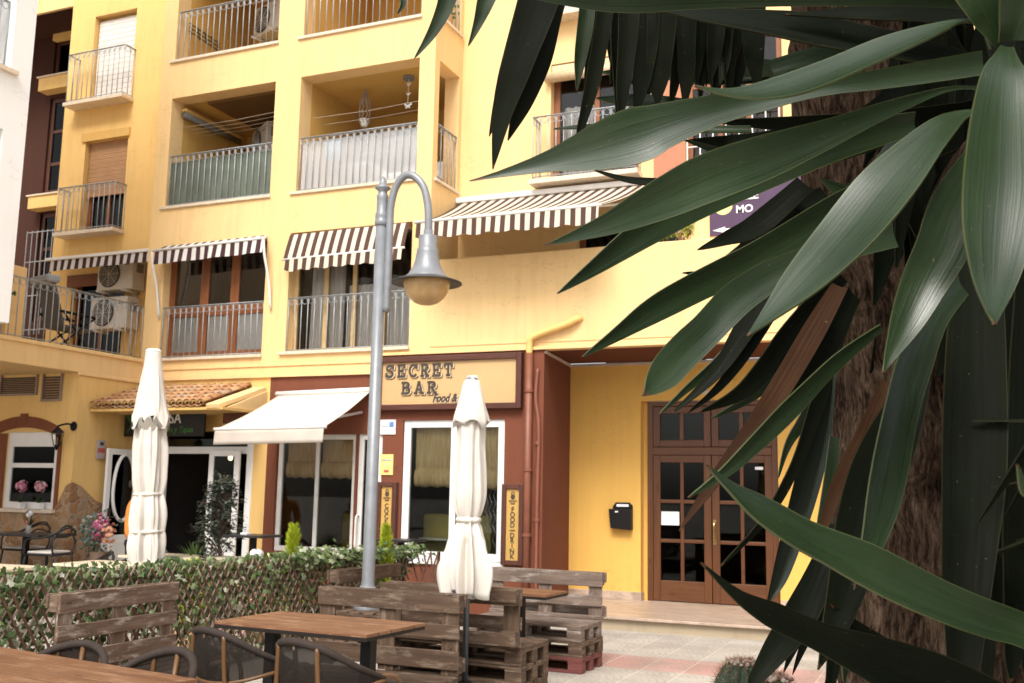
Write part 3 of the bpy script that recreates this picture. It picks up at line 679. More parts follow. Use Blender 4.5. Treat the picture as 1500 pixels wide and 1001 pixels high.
can.build('roof_tiles', terracotta, apt, smooth=True, solid=.012)
m = MB().box((-11.88, 11.68, 2.735), (-9.42, 12.72, 2.775))
for i in range(ncol):
    xc = x0+(i+.5)*dx; n = 8; c0 = a1+up*.028+V((0, .01, 0)); r_ = dx*.40
    pl = [V((xc+math.cos(PI*k/n)*r_, c0.y, c0.z))+up*(math.sin(PI*k/n)*r_) for k in range(n+1)]; r2 = r_*.62
    pi_ = [V((xc+math.cos(PI*k/n)*r2, c0.y, c0.z))+up*(math.sin(PI*k/n)*r2) for k in range(n+1)]
    for k in range(n): m.add([pl[k], pl[k+1], pi_[k+1], pi_[k]], [(0, 1, 2, 3)])
m.build('eave', tile_mouth, apt)
m = MB(); m.beam((-9.58, 12.73, 3.13), (-9.58, 11.66, 2.78), .24, .07); m.prism([(11.7, 2.74), (12.72, 2.74), (12.72, 3.1)], side(-9.44), 0, .02)
m.build('verge', yellow, apt, bevel=.01)
each('bracket', stucco('canopy_beam', (.14, .06, .035)), apt, [((-11.78, 12.4, 2.42), (-11.4, 12.7, 2.72)), ((-9.9, 12.3, 2.58), (-9.45, 12.72, 2.73))])

# ------------------------------------------------------------------ restaurant wing with roof terrace
wing = thing('restaurant_wing', 'low yellow wing with railed roof terrace, arched window and stone base', 'building')
WF = front(11.45); WS = side(-11.9)
m = MB(); wall(m, WS, 11.45, D-.002, 0, 3.3); wall(m, WF, -19, -11.9, 0, 3.3, [(-13.26, -12.2, 1.27, 2.42)], .14); m.build('wall', yellow_deep, wing)
m = MB().box((-21, 4.5, 3.302), (-11.9, 13.64, 3.64)).box((-21, 4.5, 3.60), (-11.86, D-.05, 3.66)); m.box((-11.9, 11.4, 3.26), (-11.875, D-.05, 3.31)); m.build('terrace_slab', yellow, wing, bevel=.01)
m = MB().prism([(-19, 0), (-11.87, 0), (-11.87, 1.68), (-11.98, 1.62), (-12.09, 1.40), (-12.2, 1.24), (-19, 1.24)], WF, -.03, 0)
m.prism([(11.45, 0), (12.70, 0), (12.70, 1.2), (12.25, 1.30), (11.9, 1.42), (11.62, 1.62), (11.45, 1.68)], WS, -.03, 0); m.build('stone_cladding', rough_stone, wing)
m = MB(); pbox(m, WF, -13.5, -12.14, 1.22, 1.275, -.1, .1); m.build('sill', marble_sill, wing, bevel=.006)
def arch(u0, u1, vs, rise, n=14): return [(u0+(u1-u0)*k/n, vs+rise*math.sin(PI*k/n)**.7) for k in range(n+1)]
m = MB(); out = arch(-13.75, -12.14, 2.42, .24); inn = arch(-13.62, -12.2, 2.32, .17)
for (a, b), (c, d) in zip(zip(out, out[1:]), zip(inn, inn[1:])): m.prism([c, d, b, a], WF, -.025, 0)
pbox(m, WF, -12.2, -12.14, 1.275, 2.44, -.025, 0); pbox(m, WF, -13.9, -13.26, 1.275, 2.40, -.022, 0); m.prism([(-13.02, 2.58), (-12.86, 2.58), (-12.88, 2.70), (-13.0, 2.70)], WF, -.035, 0)
m.build('window_surround', stucco('brown_surround', (.20, .07, .035)), wing)
win(wing, WF, -13.26, -12.2, 1.275, 2.42, .02, 1, .1, white_paint, glass_dark, (1.92,), iw=.07)
m = MB(); pbox(m, WF, -13.16, -12.3, 2.2, 2.36, .015, .075); m.build('window_head', white_paint, wing, bevel=.01)
room('room', WF, -13.26, -12.2, 1.27, 2.42, .16, 2, black_room, wing)
slat = plain('louvre_brown', (.085, .045, .03), .5)
for a, b, c, d in ((-13.5, -12.72, 2.98, 3.295), (-12.62, -12.22, 2.88, 3.295)):
    m = MB(); n = 9
    for i in range(n): pbox(m, WF, a+.03, b-.03, c+.03+(d-c-.06)*i/n, c+.03+(d-c-.06)*(i+.7)/n, -.02-.004*(i % 2), -.002)
    lo = m.build('louvre', slat, wing)
    m = MB(); pbox(m, WF, a, a+.03, c, d, -.035, 0); pbox(m, WF, b-.03, b, c, d, -.035, 0); pbox(m, WF, a+.03, b-.03, c, c+.03, -.035, 0); m.build('louvre_frame', plain('grey_louvre_frame', (.26, .19, .15), .5), lo)
railing(wing, side(-11.93), 9.3, 12.68, 3.66, 4.52, .0, 28)
MB().box((-13.0, 10.45, 3.66), (-12.35, 10.75, 4.78)).build('terrace_pier', yellow, wing, bevel=.02)

# ------------------------------------------------------------------ white neighbour
nb = thing('neighbouring_building', 'bright white building corner at the left edge with a recessed window', 'building')
m = MB(); SW = side(-10.5); wall(m, SW, 1.0, 8.93, 3.58, 13, [(7.3, 8.62, 6.7, 8.5), (7.3, 8.60, 4.2, 5.93)], .35)
m.add([(-10.5, 8.93, 3.58), (-17, 8.93, 3.58), (-17, 8.93, 13), (-10.5, 8.93, 13)], [(0, 1, 2, 3)]).add([(-10.5, 1, 3.58), (-17, 1, 3.58), (-17, 8.93, 3.58), (-10.5, 8.93, 3.58)], [(0, 1, 2, 3)])
m.build('wall', white_wall, nb)
MB().box((-10.6, 7.25, 6.65), (-10.44, 8.7, 6.705)).build('sill', marble_sill, nb)
win(nb, SW, 7.3, 8.62, 6.7, 8.5, .3, 2, .06, plain('grey_window', (.3, .3, .31), .4), glass); room('room', SW, 7.3, 8.62, 6.7, 8.5, .36, 1.5, dark_room, nb)
win(nb, SW, 7.3, 8.60, 4.2, 5.93, .3, 2, .06, white_paint, glass); room('room', SW, 7.3, 8.6, 4.2, 5.93, .36, 1.5, dark_room, nb)
railing(nb, SW, 7.35, 8.6, 6.72, 7.6, .1)
# ------------------------------------------------------------------ awnings
def settle(root, base):                                    # put the Empty at the thing's base, parts stay where they are
    base = V(base); root.location = base
    for c in bpy.data.objects:
        if c.parent == root: c.location = c.location-base
def sheet(P4, nu, nv, uvscale, sag=0):
    a, b, c, d = [V(p) for p in P4]                        # a,b along the top edge; d,c along the bottom
    rows = []
    for i in range(nv+1):
        t = i/nv; rows.append([a.lerp(d, t).lerp(b.lerp(c, t), k/nu)+V((0, 0, -sag*math.sin(PI*t))) for k in range(nu+1)])
    return MB().grid(rows, lambda i, k: (k/nu*uvscale, i/nv))
def valance(a, b, drop, uvscale, scallop=0, per=.145, out=(0, -.02, 0), wav=.012):
    a, b = V(a), V(b); n = max(20, int((b-a).length/per*6)); rows = []
    for i in range(5):
        t = i/4; row = []
        for k in range(n+1):
            s = k/n; p = a.lerp(b, s); L = (b-a).length*s
            dd = drop+(scallop*abs(math.sin(PI*L/per/1.0)) if scallop else 0)
            row.append(p+V((0, wav*math.sin(L*9)*t, -dd*t))+V(out)*t)
        rows.append(row)
    return MB().grid(rows, lambda i, k: (k/n*uvscale, i/4))
aw = thing('striped_awning', 'short dark and white striped awning over the left roof terrace', 'awning')
sheet([(-14.95, 13.6, 5.76), (-12.0, 13.6, 5.76), (-12.0, 12.92, 5.52), (-14.45, 12.92, 5.50)], 20, 4, 2.95).build('canopy', stripe_small, aw, solid=.004)
valance((-14.33, 12.86, 5.48), (-12.03, 12.86, 5.50), .19, 2.3).build('valance', stripe_small, aw, solid=.004)
MB().box((-14.37, 12.83, 5.48), (-11.99, 12.92, 5.535)).build('front_bar', white_metal, aw, bevel=.01); settle(aw, (-13.2, 13.6, 5.6))
aw = thing('striped_awning', 'rolled dark and white striped awning with white arms above wooden window', 'awning')
valance((-11.6, 12.50, 5.36), (-9.5, 12.50, 5.40), .21, 2.1, wav=.02).build('valance', stripe_small, aw, solid=.004)
sheet([(-11.6, 12.71, 5.50), (-9.6, 12.71, 5.52), (-9.5, 12.5, 5.41), (-11.6, 12.5, 5.37)], 16, 3, 2.1).build('canopy', stripe_small, aw, solid=.004)
MB().tube([(-11.66, 12.50, 5.38), (-9.46, 12.50, 5.42)], .022, 8).build('front_bar', white_metal, aw, smooth=True)
for x, z in ((-11.66, 5.36), (-9.5, 5.40)): MB().tube(spline([(x, 12.5, z), (x+.02, 12.52, z-.25), (x+.04, 12.62, z-.6), (x+.05, 12.70, z-1.05)], 10), .02, 8).build('arm', white_metal, aw, smooth=True)
settle(aw, (-10.6, 12.7, 5.4))
aw = thing('striped_awning', 'lowered brown and cream striped drop awning over curtained window', 'awning')
sheet([(-9.16, 12.70, 5.48), (-7.08, 12.70, 5.50), (-7.08, 12.55, 5.08), (-9.16, 12.55, 5.05)], 20, 6, 2.08, -.02).build('canopy', stripe_brown, aw, solid=.004)
valance((-9.1, 12.53, 5.05), (-7.1, 12.53, 5.08), .16, 2.0, .03, .28).build('valance', stripe_brown, aw, solid=.004)
MB().tube([(-9.17, 12.545, 5.06), (-7.07, 12.545, 5.09)], .018, 8).build('front_bar', white_metal, aw, smooth=True); settle(aw, (-8.1, 12.7, 5.1))
aw = thing('striped_awning', 'wide brown and cream striped awning sloping over the parapet terrace', 'awning')
zf = 5.26
sheet([(-6.72, 13.6, 6.0), (-3.78, 13.6, 6.0), (-3.95, 11.95, zf), (-6.55, 11.95, zf)], 40, 10, 2.9, .05).build('canopy', stripe_brown, aw, solid=.004)
valance((-6.55, 11.93, zf-.02), (-3.95, 11.93, zf-.02), .20, 2.9, .035, .36).build('valance', stripe_brown, aw, solid=.004)
MB().tube([(-6.58, 11.94, zf), (-3.92, 11.94, zf)], .025, 8).build('front_bar', white_metal, aw, smooth=True)
for x in (-6.4, -4.1): MB().tube([(x, 13.6, 5.75), (x+.1, 12.8, 5.5), (x, 11.97, zf)], .02, 8).build('arm', white_metal, aw, smooth=True)
MB().box((-6.76, 13.5, 5.97), (-3.75, 13.64, 6.06)).build('roller_case', white_metal, aw, bevel=.02); settle(aw, (-5.2, 13.6, 5.5))
aw = thing('cream_awning', 'plain cream canvas awning stretched out over the bar window', 'awning')
sheet([(-9.2, 12.70, 3.03), (-7.62, 12.70, 3.06), (-7.66, 11.60, 2.47), (-9.13, 11.20, 2.42)], 16, 10, 1, .03).build('canopy', cream_canvas, aw, smooth=True, solid=.004)
valance((-9.13, 11.19, 2.41), (-7.66, 11.59, 2.46), .20, 1, wav=.006).build('valance', cloth('dusty_valance', (.60, .53, .46), .1, .2), aw, smooth=True, solid=.004)
MB().tube([(-9.15, 11.195, 2.42), (-7.63, 11.605, 2.47)], .024, 8).build('front_bar', white_metal, aw, smooth=True)
MB().tube([(-9.24, 12.68, 3.04), (-7.58, 12.68, 3.07)], .04, 10).build('roller', white_metal, aw, smooth=True)
for x, y, s_ in ((-9.05, 11.25, .25), (-7.76, 11.62, -.25)): MB().tube([(x, 12.7, 2.75), (x+s_, 12.1, 2.6), (x, y, 2.42)], .02, 8).build('arm', white_metal, aw, smooth=True)
settle(aw, (-8.4, 12.7, 2.8))
t = thing('rolled_blind', 'pale bamboo roller blind half rolled above upper right window', 'blind')
MB().tube([(-5.34, 13.58, 7.78), (-3.86, 13.58, 7.78)], .075, 14).build('roll', plain('bamboo_slats', (.56, .42, .25), .6, var=.15, vs=30), t, smooth=True)
MB().box((-5.27, 13.66, 7.80), (-3.93, 13.68, 8.0)).build('sheet', plain('bamboo_sheet', (.60, .46, .28), .6, var=.15, vs=30), t); settle(t, (-4.6, 13.6, 7.7))
# ------------------------------------------------------------------ air conditioners
ac_white = plain('aged_white_casing', (.62, .58, .52), .45, var=.08, vs=5)
def make_ac(label, loc, rz, group='air conditioning units'):
    t = thing('air_conditioner', label, 'air conditioner', loc, rz, group)
    MB().box((-.4, -.3, 0), (.4, 0, .56)).build('casing', ac_white, t, bevel=.018)
    MB().lathe([(.0, 0), (.232, 0), (.238, .012), (.225, .02)], (0, 0, 0), 32).build('fan_grille', plain('fan_recess', (.05, .045, .042), .6), t)
    g = [o for o in bpy.data.objects if o.parent == t][-1]; g.rotation_euler = (PI/2, 0, 0); g.location = (-.12, -.301, .28)
    m = MB()
    for k in range(1, 6): m.tube([(math.cos(a)*.04*k, math.sin(a)*.04*k, .026) for a in [2*PI*i/20 for i in range(21)]], .004, 4, cap=False)
    for k in range(8): m.tube([(0, 0, .026), (math.cos(k*PI/4)*.23, math.sin(k*PI/4)*.23, .024)], .004, 4)
    m.build('guard_wires', ac_white, g)
    MB().box((.2, -.303, .42), (.3, -.3, .45)).build('badge', grey_plastic, t)
    MB().box((.396, -.22, .3), (.41, -.06, .46)).build('valve_cover', plain('valve_recess', (.22, .2, .18), .6), t, bevel=.004)
    for x in (-.27, .27): MB().tube([(x, .0, -.03), (x, -.42, -.03)], .022, 8).build('bracket', ac_white, t, smooth=True)
    return t
a0 = make_ac('beige air conditioning unit mounted high beside the bay corner above roof terrace', (-13.22, 13.62, 5.0), 0)
again(a0, 'lower of two beige air conditioning units by the terrace door', (-13.30, 13.62, 4.32))
again(a0, 'dim air conditioning unit hung at back of dark middle loggia', (-10.72, 14.3, 7.34), R(-35))
again(a0, 'air conditioning unit under ceiling of top left loggia, seen from below', (-10.75, 14.3, 9.62), R(-20))
MB_p = MB().tube([(-13.0, 13.58, 4.95), (-13.0, 13.56, 4.9), (-13.02, 13.56, 4.3)], .03, 8).tube([(-12.62, 13.6, 5.2), (-12.55, 13.6, 5.0), (-12.6, 13.6, 4.9)], .012, 6)
tag(MB().tube([(-13.0, 13.6, 4.98), (-13.0, 13.57, 4.9), (-13.0, 13.57, 4.30), (-13.02, 13.58, 3.7)], .035, 8).build('cable_duct', ac_white, smooth=True), 'beige cable duct running down between the terrace air conditioners', 'duct')
tag(MB().box((-12.62, 13.5, 4.78), (-12.44, 13.64, 5.0)).build('junction_box', ac_white, bevel=.01), 'small beige junction box beside the upper air conditioner', 'box')
t = thing('wall_lamp', 'square wall lamp beside bay corner on left terrace', 'lamp'); MB().box((-12.28, 13.58, 5.2), (-12.12, 13.65, 5.5)).build('housing', brown_dark, t, bevel=.006); MB().box((-12.26, 13.565, 5.26), (-12.14, 13.58, 5.44)).build('diffuser', white_metal, t, bevel=.004); settle(t, (-12.2, 13.65, 5.2))
# ------------------------------------------------------------------ signs
def stroke(mb, pts, w, P, w0, w1, closed=False):
    pts = [V((p[0], p[1])) for p in pts]; n = len(pts); L = []; Rr = []
    for i in range(n):
        a = pts[(i-1) % n] if (closed or i) else pts[i]; b = pts[(i+1) % n] if (closed or i < n-1) else pts[i]
        t = (b-a).normalized(); k = V((-t.y, t.x)); L.append(pts[i]+k*w/2); Rr.append(pts[i]-k*w/2)
    for i in range(n if closed else n-1):
        j = (i+1) % n; mb.prism([tuple(Rr[i]), tuple(Rr[j]), tuple(L[j]), tuple(L[i])], P, w0, w1)
def arcp(cx, cy, rx, ry, a0, a1, n=12): return [(cx+rx*math.cos(R(a0+(a1-a0)*i/n)), cy+ry*math.sin(R(a0+(a1-a0)*i/n))) for i in range(n+1)]
SER = .17
GL = {
 'S': [arcp(.40, .73, .28, .19, 20, 270)+arcp(.40, .29, .30, .22, 90, -160)[1:], [(.70, .98), (.70, .66)], [(.08, .36), (.08, .02)]],
 'E': [[(.2, .02), (.2, .98)], [(.02, .93), (.74, .93)], [(.02, .07), (.76, .07)], [(.2, .5), (.55, .5)], [(.72, .98), (.72, .70)], [(.74, .02), (.74, .30)], [(.55, .62), (.55, .38)]],
 'C': [arcp(.46, .5, .36, .43, 40, 320, 18), [(.76, .98), (.76, .62)]],
 'R': [[(.2, .02), (.2, .98)], [(.02, .93), (.45, .93)]+arcp(.45, .72, .25, .21, 90, -90, 10)[1:]+[(.2, .5)], [(.42, .5), (.72, .06)], [(.02, .07), (.38, .07)], [(.58, .07), (.88, .07)]],
 'T': [[(.4, .02), (.4, .98)], [(.02, .92), (.78, .92)], [(.07, .98), (.07, .66)], [(.73, .98), (.73, .66)], [(.2, .07), (.6, .07)]],
 'B': [[(.2, .02), (.2, .98)], [(.02, .93), (.45, .93)]+arcp(.45, .735, .22, .195, 90, -90, 10)[1:]+[(.2, .54)], [(.02, .07), (.48, .07)]+arcp(.48, .295, .26, .235, -90, 90, 10)[1:]+[(.2, .52)]],
 'A': [[(.16, .02), (.42, .98)], [(.72, .02), (.46, .98)], [(.24, .36), (.66, .36)], [(.0, .07), (.33, .07)], [(.56, .07), (.90, .07)], [(.30, .95), (.5, .95)]]}
def slab_word(wd, x, z, h, w, P, parent, name):
    for lab, dx, dz, mat, th, w0, w1 in (('shadow', .022, -.022, letter_dark, .165, -.004, -.001), ('outline', .011, -.011, letter_cream, .20, -.010, -.005), ('', 0, 0, letter_dark, .175, -.020, -.0105)):
        mb = MB()
        for i, ch in enumerate(wd):
            for k, st in enumerate(GL[ch]):
                e = k*.0002
                stroke(mb, [(x+dx+(i+p[0]*.88)*w, z+dz+p[1]*h) for p in st], th*h, P, w0-e, w1-e)
        mb.build(name if not lab else 'letter_'+lab, mat, parent)
t = thing('shop_sign', 'large cream sign board in dark frame above bar window', 'sign')
SF = front(12.66)
MB().box((-7.46, 12.665, 2.80), (-5.30, 12.72, 3.49)).build('board', cream_board, t)
m = MB(); pbox(m, SF, -7.50, -7.42, 2.765, 3.525, -.04, .07); pbox(m, SF, -5.34, -5.26, 2.765, 3.525, -.04, .07); pbox(m, SF, -7.42, -5.34, 2.765, 2.845, -.038, .07); pbox(m, SF, -7.42, -5.34, 3.445, 3.525, -.038, .07); m.build('frame', sign_frame, t, bevel=.008)
slab_word('SECRET', -7.36, 3.23, .185, .186, SF, t, 'lettering'); slab_word('BAR', -7.10, 2.99, .175, .205, SF, t, 'lettering')
for dx, mat, y in ((.012, letter_cream, 12.657), (0, letter_dark, 12.652)): text('lettering', 'Food & Drink', .155, (-6.60+dx, y, 2.875-dx), mat, t, shear=.35, off=.006, sx=.8)
settle(t, (-6.38, 12.7, 2.77))
t = thing('restaurant_sign', 'black restaurant sign with crossed cutlery under the tiled canopy', 'sign')
RS = front(12.36)
MB().box((-12.05+.2, 12.37, 2.40), (-10.30, 12.41, 2.80)).build('board', black_board, t, bevel=.004)
text('lettering', 'CASA', .235, (-11.24, 12.366, 2.60), letter_white, t, off=.002, sx=.85)
text('lettering', 'Desayunos y Tapas', .135, (-11.42, 12.366, 2.46), letter_green, t, shear=.3, sx=.88)
m = MB(); stroke(m, [(-11.78, 2.72), (-11.60, 2.46)], .022, RS, 0, .006); stroke(m, [(-11.60, 2.72), (-11.78, 2.46)], .022, RS, .001, .007); m.prism([(-11.82, 2.73), (-11.77, 2.76), (-11.71, 2.67), (-11.76, 2.63)], RS, -.003, .003); m.prism(arcp(-11.62, 2.715, .028, .045, 0, 330, 10), RS, -.003, .003); m.build('cutlery_emblem', plain('dull_green_print', (.035, .12, .03), .5), t)
settle(t, (-11.1, 12.4, 2.4))
def tall_sign(label, u0, u1, z0, z1, word):
    t = thing('wall_sign', label, 'sign', group='tall framed wall signs'); P = front(12.66)
    MB().box((u0+.03, 12.67, z0+.03), (u1-.03, 12.72, z1-.03)).build('board', plain('mustard_sign_board', (.52, .315, .085), .5, var=.05), t)
    m = MB(); f = .062
    pbox(m, P, u0, u0+f, z0, z1, -.02, .065); pbox(m, P, u1-f, u1, z0, z1, -.02, .065); pbox(m, P, u0+f, u1-f, z0, z0+f, -.018, .065); pbox(m, P, u0+f, u1-f, z1-f, z1, -.018, .065); m.build('frame', sign_frame, t, bevel=.006)
    uc = (u0+u1)/2; z = z1-.075
    m = MB(); stroke(m, arcp(uc, z-.06, .024, .034, 0, 180, 8), .012, P, .006, .009); m.prism(arcp(uc, z-.09, .032, .036, 0, 330, 12), P, .005, .0085); m.build('emblem', letter_dark, t)
    text('lettering', 'SECRET', .034, (uc, 12.668, z-.158), letter_dark, t, align='CENTER'); text('lettering', 'BAR', .034, (uc, 12.668, z-.190), letter_dark, t, align='CENTER')
    y = z-.285; st = (y-(z0+.085))/(len(word)-1)
    for ch in word:
        small = len(ch) > 1
        text('lettering', ch, .036 if small else .092, (uc, 12.667, y+(.015 if small else 0)), letter_dark, t, align='CENTER', off=.0 if small else .001); y -= st
    settle(t, ((u0+u1)/2, 12.7, z0))
tall_sign('mustard vertical sign in dark frame left of bar window, behind the lamp post', -7.43, -7.13, .74, 1.76, list('COCKTAILS'))
tall_sign('mustard vertical sign in dark frame between bar window and drainpipes', -5.52, -5.21, .70, 1.755, ['F', 'O', 'O', 'D', 'AND', 'D', 'R', 'I', 'N', 'K'])
def plate(name, label, u0, u1, z0, z1, y, mat, marks):
    t = thing(name, label, 'sign'); P = front(y); m = MB(); pbox(m, P, u0, u1, z0, z1, 0, .012); m.build('plate', mat, t, bevel=.003)
    for (a, b, c, d, mm) in marks:
        m = MB(); pbox(m, P, u0+(u1-u0)*a, u0+(u1-u0)*b, z0+(z1-z0)*c, z0+(z1-z0)*d, -.002, .001); m.build('print', mm, t)
    settle(t, ((u0+u1)/2, y, z0)); return t
pinkish = plain('faded_pink_ink', (.66, .50, .58), .5); greyink = plain('grey_ink', (.32, .34, .38), .5)
t = plate('wall_sticker', 'small square white information sticker below the large sign', -7.46, -7.21, 2.43, 2.64, 12.715, sticker_white, [(.08, .52, .5, .56, greyink), (.08, .9, .2, .3, pinkish), (.6, .88, .5, .85, ink_blue)])
t = plate('wall_sticker', 'small yellow recommendation sticker above the vertical sign', -7.44, -7.23, 1.86, 2.15, 12.715, sticker_yellow, [(.12, .88, .68, .75, greyink), (.3, .75, .42, .56, plain('pale_print', (.72, .56, .3), .5)), (.32, .7, .12, .24, ink_red)])
t = plate('wall_notice', 'small white notice plate fixed above the wooden entrance door', -3.27, -3.10, 3.07, 3.27, 14.318, plain('greyed_plate', (.50, .44, .38), .4), [(.2, .55, .6, .72, letter_dark), (.15, .6, .25, .45, greyink)])
t = thing('alarm_plate', 'small red and grey alarm plate on wall beside white door', 'sign'); P = side(-11.86)
m = MB(); pbox(m, P, 11.86, 12.02, 2.04, 2.32, 0, .02); m.build('plate', plain('plate_grey', (.42, .36, .36), .5), t); m = MB(); pbox(m, P, 11.87, 12.01, 2.13, 2.20, -.002, .001); m.build('print', ink_red, t); m = MB(); pbox(m, P, 11.91, 11.98, 2.24, 2.29, -.002, .001); m.build('print', letter_dark, t); settle(t, (-11.86, 11.94, 2.04))
t = thing('purple_banner', 'purple advertising banner with white arrow on the terrace pier', 'sign'); P = front(12.92)
MB().box((-2.76, 12.925, 4.99), (-1.55, 12.94, 5.75)).build('panel', purple, t)
text('lettering', 'TELE', .14, (-2.42, 12.922, 5.44), letter_white, t, off=.003); text('lettering', 'MO', .14, (-2.42, 12.922, 5.27), letter_white, t, off=.003); text('lettering', 'Madrid, 14', .095, (-2.08, 12.922, 5.12), letter_white, t, off=.002)
m = MB().prism(arcp(-2.58, 5.38, .12, .12, 0, 345, 24), P, .0, .004); m.build('emblem', lime, t)
m = MB().prism([(-2.72, 5.06), (-2.56, 5.10), (-2.56, 5.075), (-1.7, 5.075), (-1.7, 5.045), (-2.56, 5.045), (-2.56, 5.02)], P, 0, .004); m.build('arrow', letter_white, t); settle(t, (-2.1, 12.93, 4.99))
# ------------------------------------------------------------------ pipes, mailbox, lantern
def pipe(label, pts, r, mat, rings=(), name='drainpipe'):
    t = thing(name, label, 'pipe'); MB().tube(pts, r, 10).build('tube', mat, t, smooth=True)
    for p in rings: MB().lathe([(r, -.02), (r+.012, -.02), (r+.012, .02), (r, .02)], p, 14).build('clamp', mat, t, smooth=False)
    settle(t, pts[-1])
pipe('wide brown drainpipe right of vertical sign', [(-5.16, 12.66, 3.5), (-5.16, 12.66, 0.02)], .05, copper_pipe, [(-5.16, 12.66, z) for z in (3.0, 1.95, 1.1)])
pipe('thin brown conduit next to the arcade corner', spline([(-5.05, 12.70, 3.3), (-5.07, 12.69, 2.9), (-5.02, 12.69, 2.5), (-5.03, 12.69, 1.5), (-5.03, 12.69, .02)], 20), .026, copper_pipe, [(-5.03, 12.69, z) for z in (2.3, 1.3)], 'conduit')
pipe('yellow painted pipe slanting across the parapet wall', spline([(-4.45, 12.72, 3.96), (-4.5, 12.66, 3.94), (-4.62, 12.65, 3.88), (-4.9, 12.65, 3.80), (-5.10, 12.65, 3.73), (-5.155, 12.65, 3.66), (-5.16, 12.66, 3.5)], 24), .045, yellow_pipe, (), 'drainpipe')
t = thing('mailbox', 'black metal mailbox fixed on yellow wall beside entrance door', 'mailbox'); P = front(14.325)
m = MB().prism([(-4.50, 1.17), (-4.20, 1.15), (-4.20, 1.44), (-4.53, 1.44)], P, -.12, 0); m.build('body', black_metal, t, bevel=.006)
m = MB().prism([(-4.49, 1.445), (-4.20, 1.445), (-4.20, 1.49), (-4.24, 1.535), (-4.44, 1.535), (-4.485, 1.48)], P, -.05, -.01); m.build('lid', black_metal, t, bevel=.004)
m = MB(); pbox(m, P, -4.43, -4.25, 1.475, 1.51, -.054, -.05); m.build('name_label', sticker_white, t)
m = MB(); pbox(m, P, -4.43, -4.385, 1.395, 1.415, -.124, -.12); m.build('name_label', sticker_white, t); settle(t, (-4.36, 14.325, 1.15))
t = thing('ceiling_lamp', 'small white round lamp on the arcade ceiling', 'lamp'); MB().lathe([(.11, 0), (.11, -.04), (.09, -.10), (.0, -.115)], (-3.35, 14.0, 3.562), 20).build('shade', white_metal, t, smooth=True); settle(t, (-3.35, 14.0, 3.5))
t = thing('wall_lantern', 'dark carriage lantern on bracket beside arched window', 'lantern')
lx, ly, lz = -12.0, 11.22, 2.34
MB().lathe([(.0, .0), (.06, 0), (.07, .015), (.04, .03), (0, .03)], (0, 0, 0), 16).build('wall_plate', black_metal, t); g = [o for o in bpy.data.objects if o.parent == t][-1]; g.rotation_euler = (PI/2, 0, 0); g.location = (lx+.07, 11.45, lz+.16)
MB().tube(spline([(lx+.07, 11.43, lz+.16), (lx+.05, 11.35, lz+.19), (lx, ly, lz+.15), (lx, ly, lz+.1)], 10), .014, 8).build('bracket', black_metal, t, smooth=True)
MB().lathe([(0, .14), (.03, .12), (.085, .06), (.09, .045), (0, .045)], (lx, ly, lz), 6).build('roof', black_metal, t)
MB().lathe([(.075, .045), (.078, .02), (.045, -.13), (0, -.14)], (lx, ly, lz), 6).build('glass', glassy('lantern_glass', (.8, .7, .5), .6, .7), t)
m = MB()
for k in range(6): a = k*PI/3; m.tube([(lx+.08*math.cos(a), ly+.08*math.sin(a), lz+.03), (lx+.047*math.cos(a), ly+.047*math.sin(a), lz-.13)], .006, 5)
m.build('cage', black_metal, t); MB().lathe([(.05, -.13), (.03, -.15), (.012, -.2), (0, -.205)], (lx, ly, lz), 8).build('finial', black_metal, t, smooth=True); settle(t, (lx, 11.45, lz))
# ------------------------------------------------------------------ street lamp
LX, LY = -5.62, 9.45
t = thing('street_lamp', 'tall grey street lamp with curved arm and bell shade', 'street lamp', (LX, LY, 0))
MB().lathe([(.15, 0), (.15, .02), (.135, .05), (.135, .42), (.14, .43), (.14, .46), (.085, .475), (.0, .475)], (0, 0, 0), 24).build('base', lamp_grey, t, smooth=False, bevel=.008)
MB().lathe([(.075, .47), (.08, .5), (.08, .62), (.073, .64), (.066, .72), (.062, 4.55), (.0, 4.55)], (0, 0, 0), 24).build('post', lamp_grey, t, smooth=True)
MB().lathe([(.075, .66), (.087, .64), (.087, .60), (.075, .58)], (0, 0, .0), 24).build('collar', lamp_grey, t, smooth=True)
MB().lathe([(.062, 4.5), (.075, 4.51), (.075, 4.56), (.068, 4.57), (.072, 4.60), (.072, 4.64), (.06, 4.66), (.06, 4.80), (.066, 4.84), (.05, 4.87), (.05, 4.90), (.085, 4.925), (.085, 4.94), (.05, 4.96), (.04, 5.01), (.015, 5.06), (0, 5.07)], (0, 0, 0), 24).build('finial', lamp_grey, t, smooth=True)
ax = V((math.cos(R(4)), math.sin(R(4)), 0))
pts = [(.10, 3.55), (.10, 4.0), (.10, 4.5), (.105, 4.72), (.155, 4.93), (.26, 5.05), (.38, 5.03), (.49, 4.90), (.545, 4.70), (.56, 4.50), (.56, 4.38)]
MB().tube([ax*p[0]+V((0, 0, p[1])) for p in spline(pts, 60)], .042, 14).build('arm', lamp_grey, t, smooth=True)
for z in (3.62, 3.95, 4.35): MB().box((.04, -.012, z), (.085, .012, z+.12)).build('clamp', lamp_grey, t, bevel=.004)
hc = ax*.56
MB().lathe([(.0, 4.42), (.05, 4.42), (.05, 4.36), (.095, 4.355), (.10, 4.34), (.10, 4.22), (.115, 4.21), (.118, 4.17), (.13, 4.09), (.155, 4.01), (.20, 3.93), (.235, 3.90), (.24, 3.885)], (hc.x, hc.y, 0), 36).build('shade', lamp_grey, t, smooth=True)
MB().lathe([(.235, 3.895), (.375, 3.845), (.378, 3.835), (.235, 3.868)], (hc.x, hc.y, 0), 40).build('brim', lamp_dark, t, smooth=True)
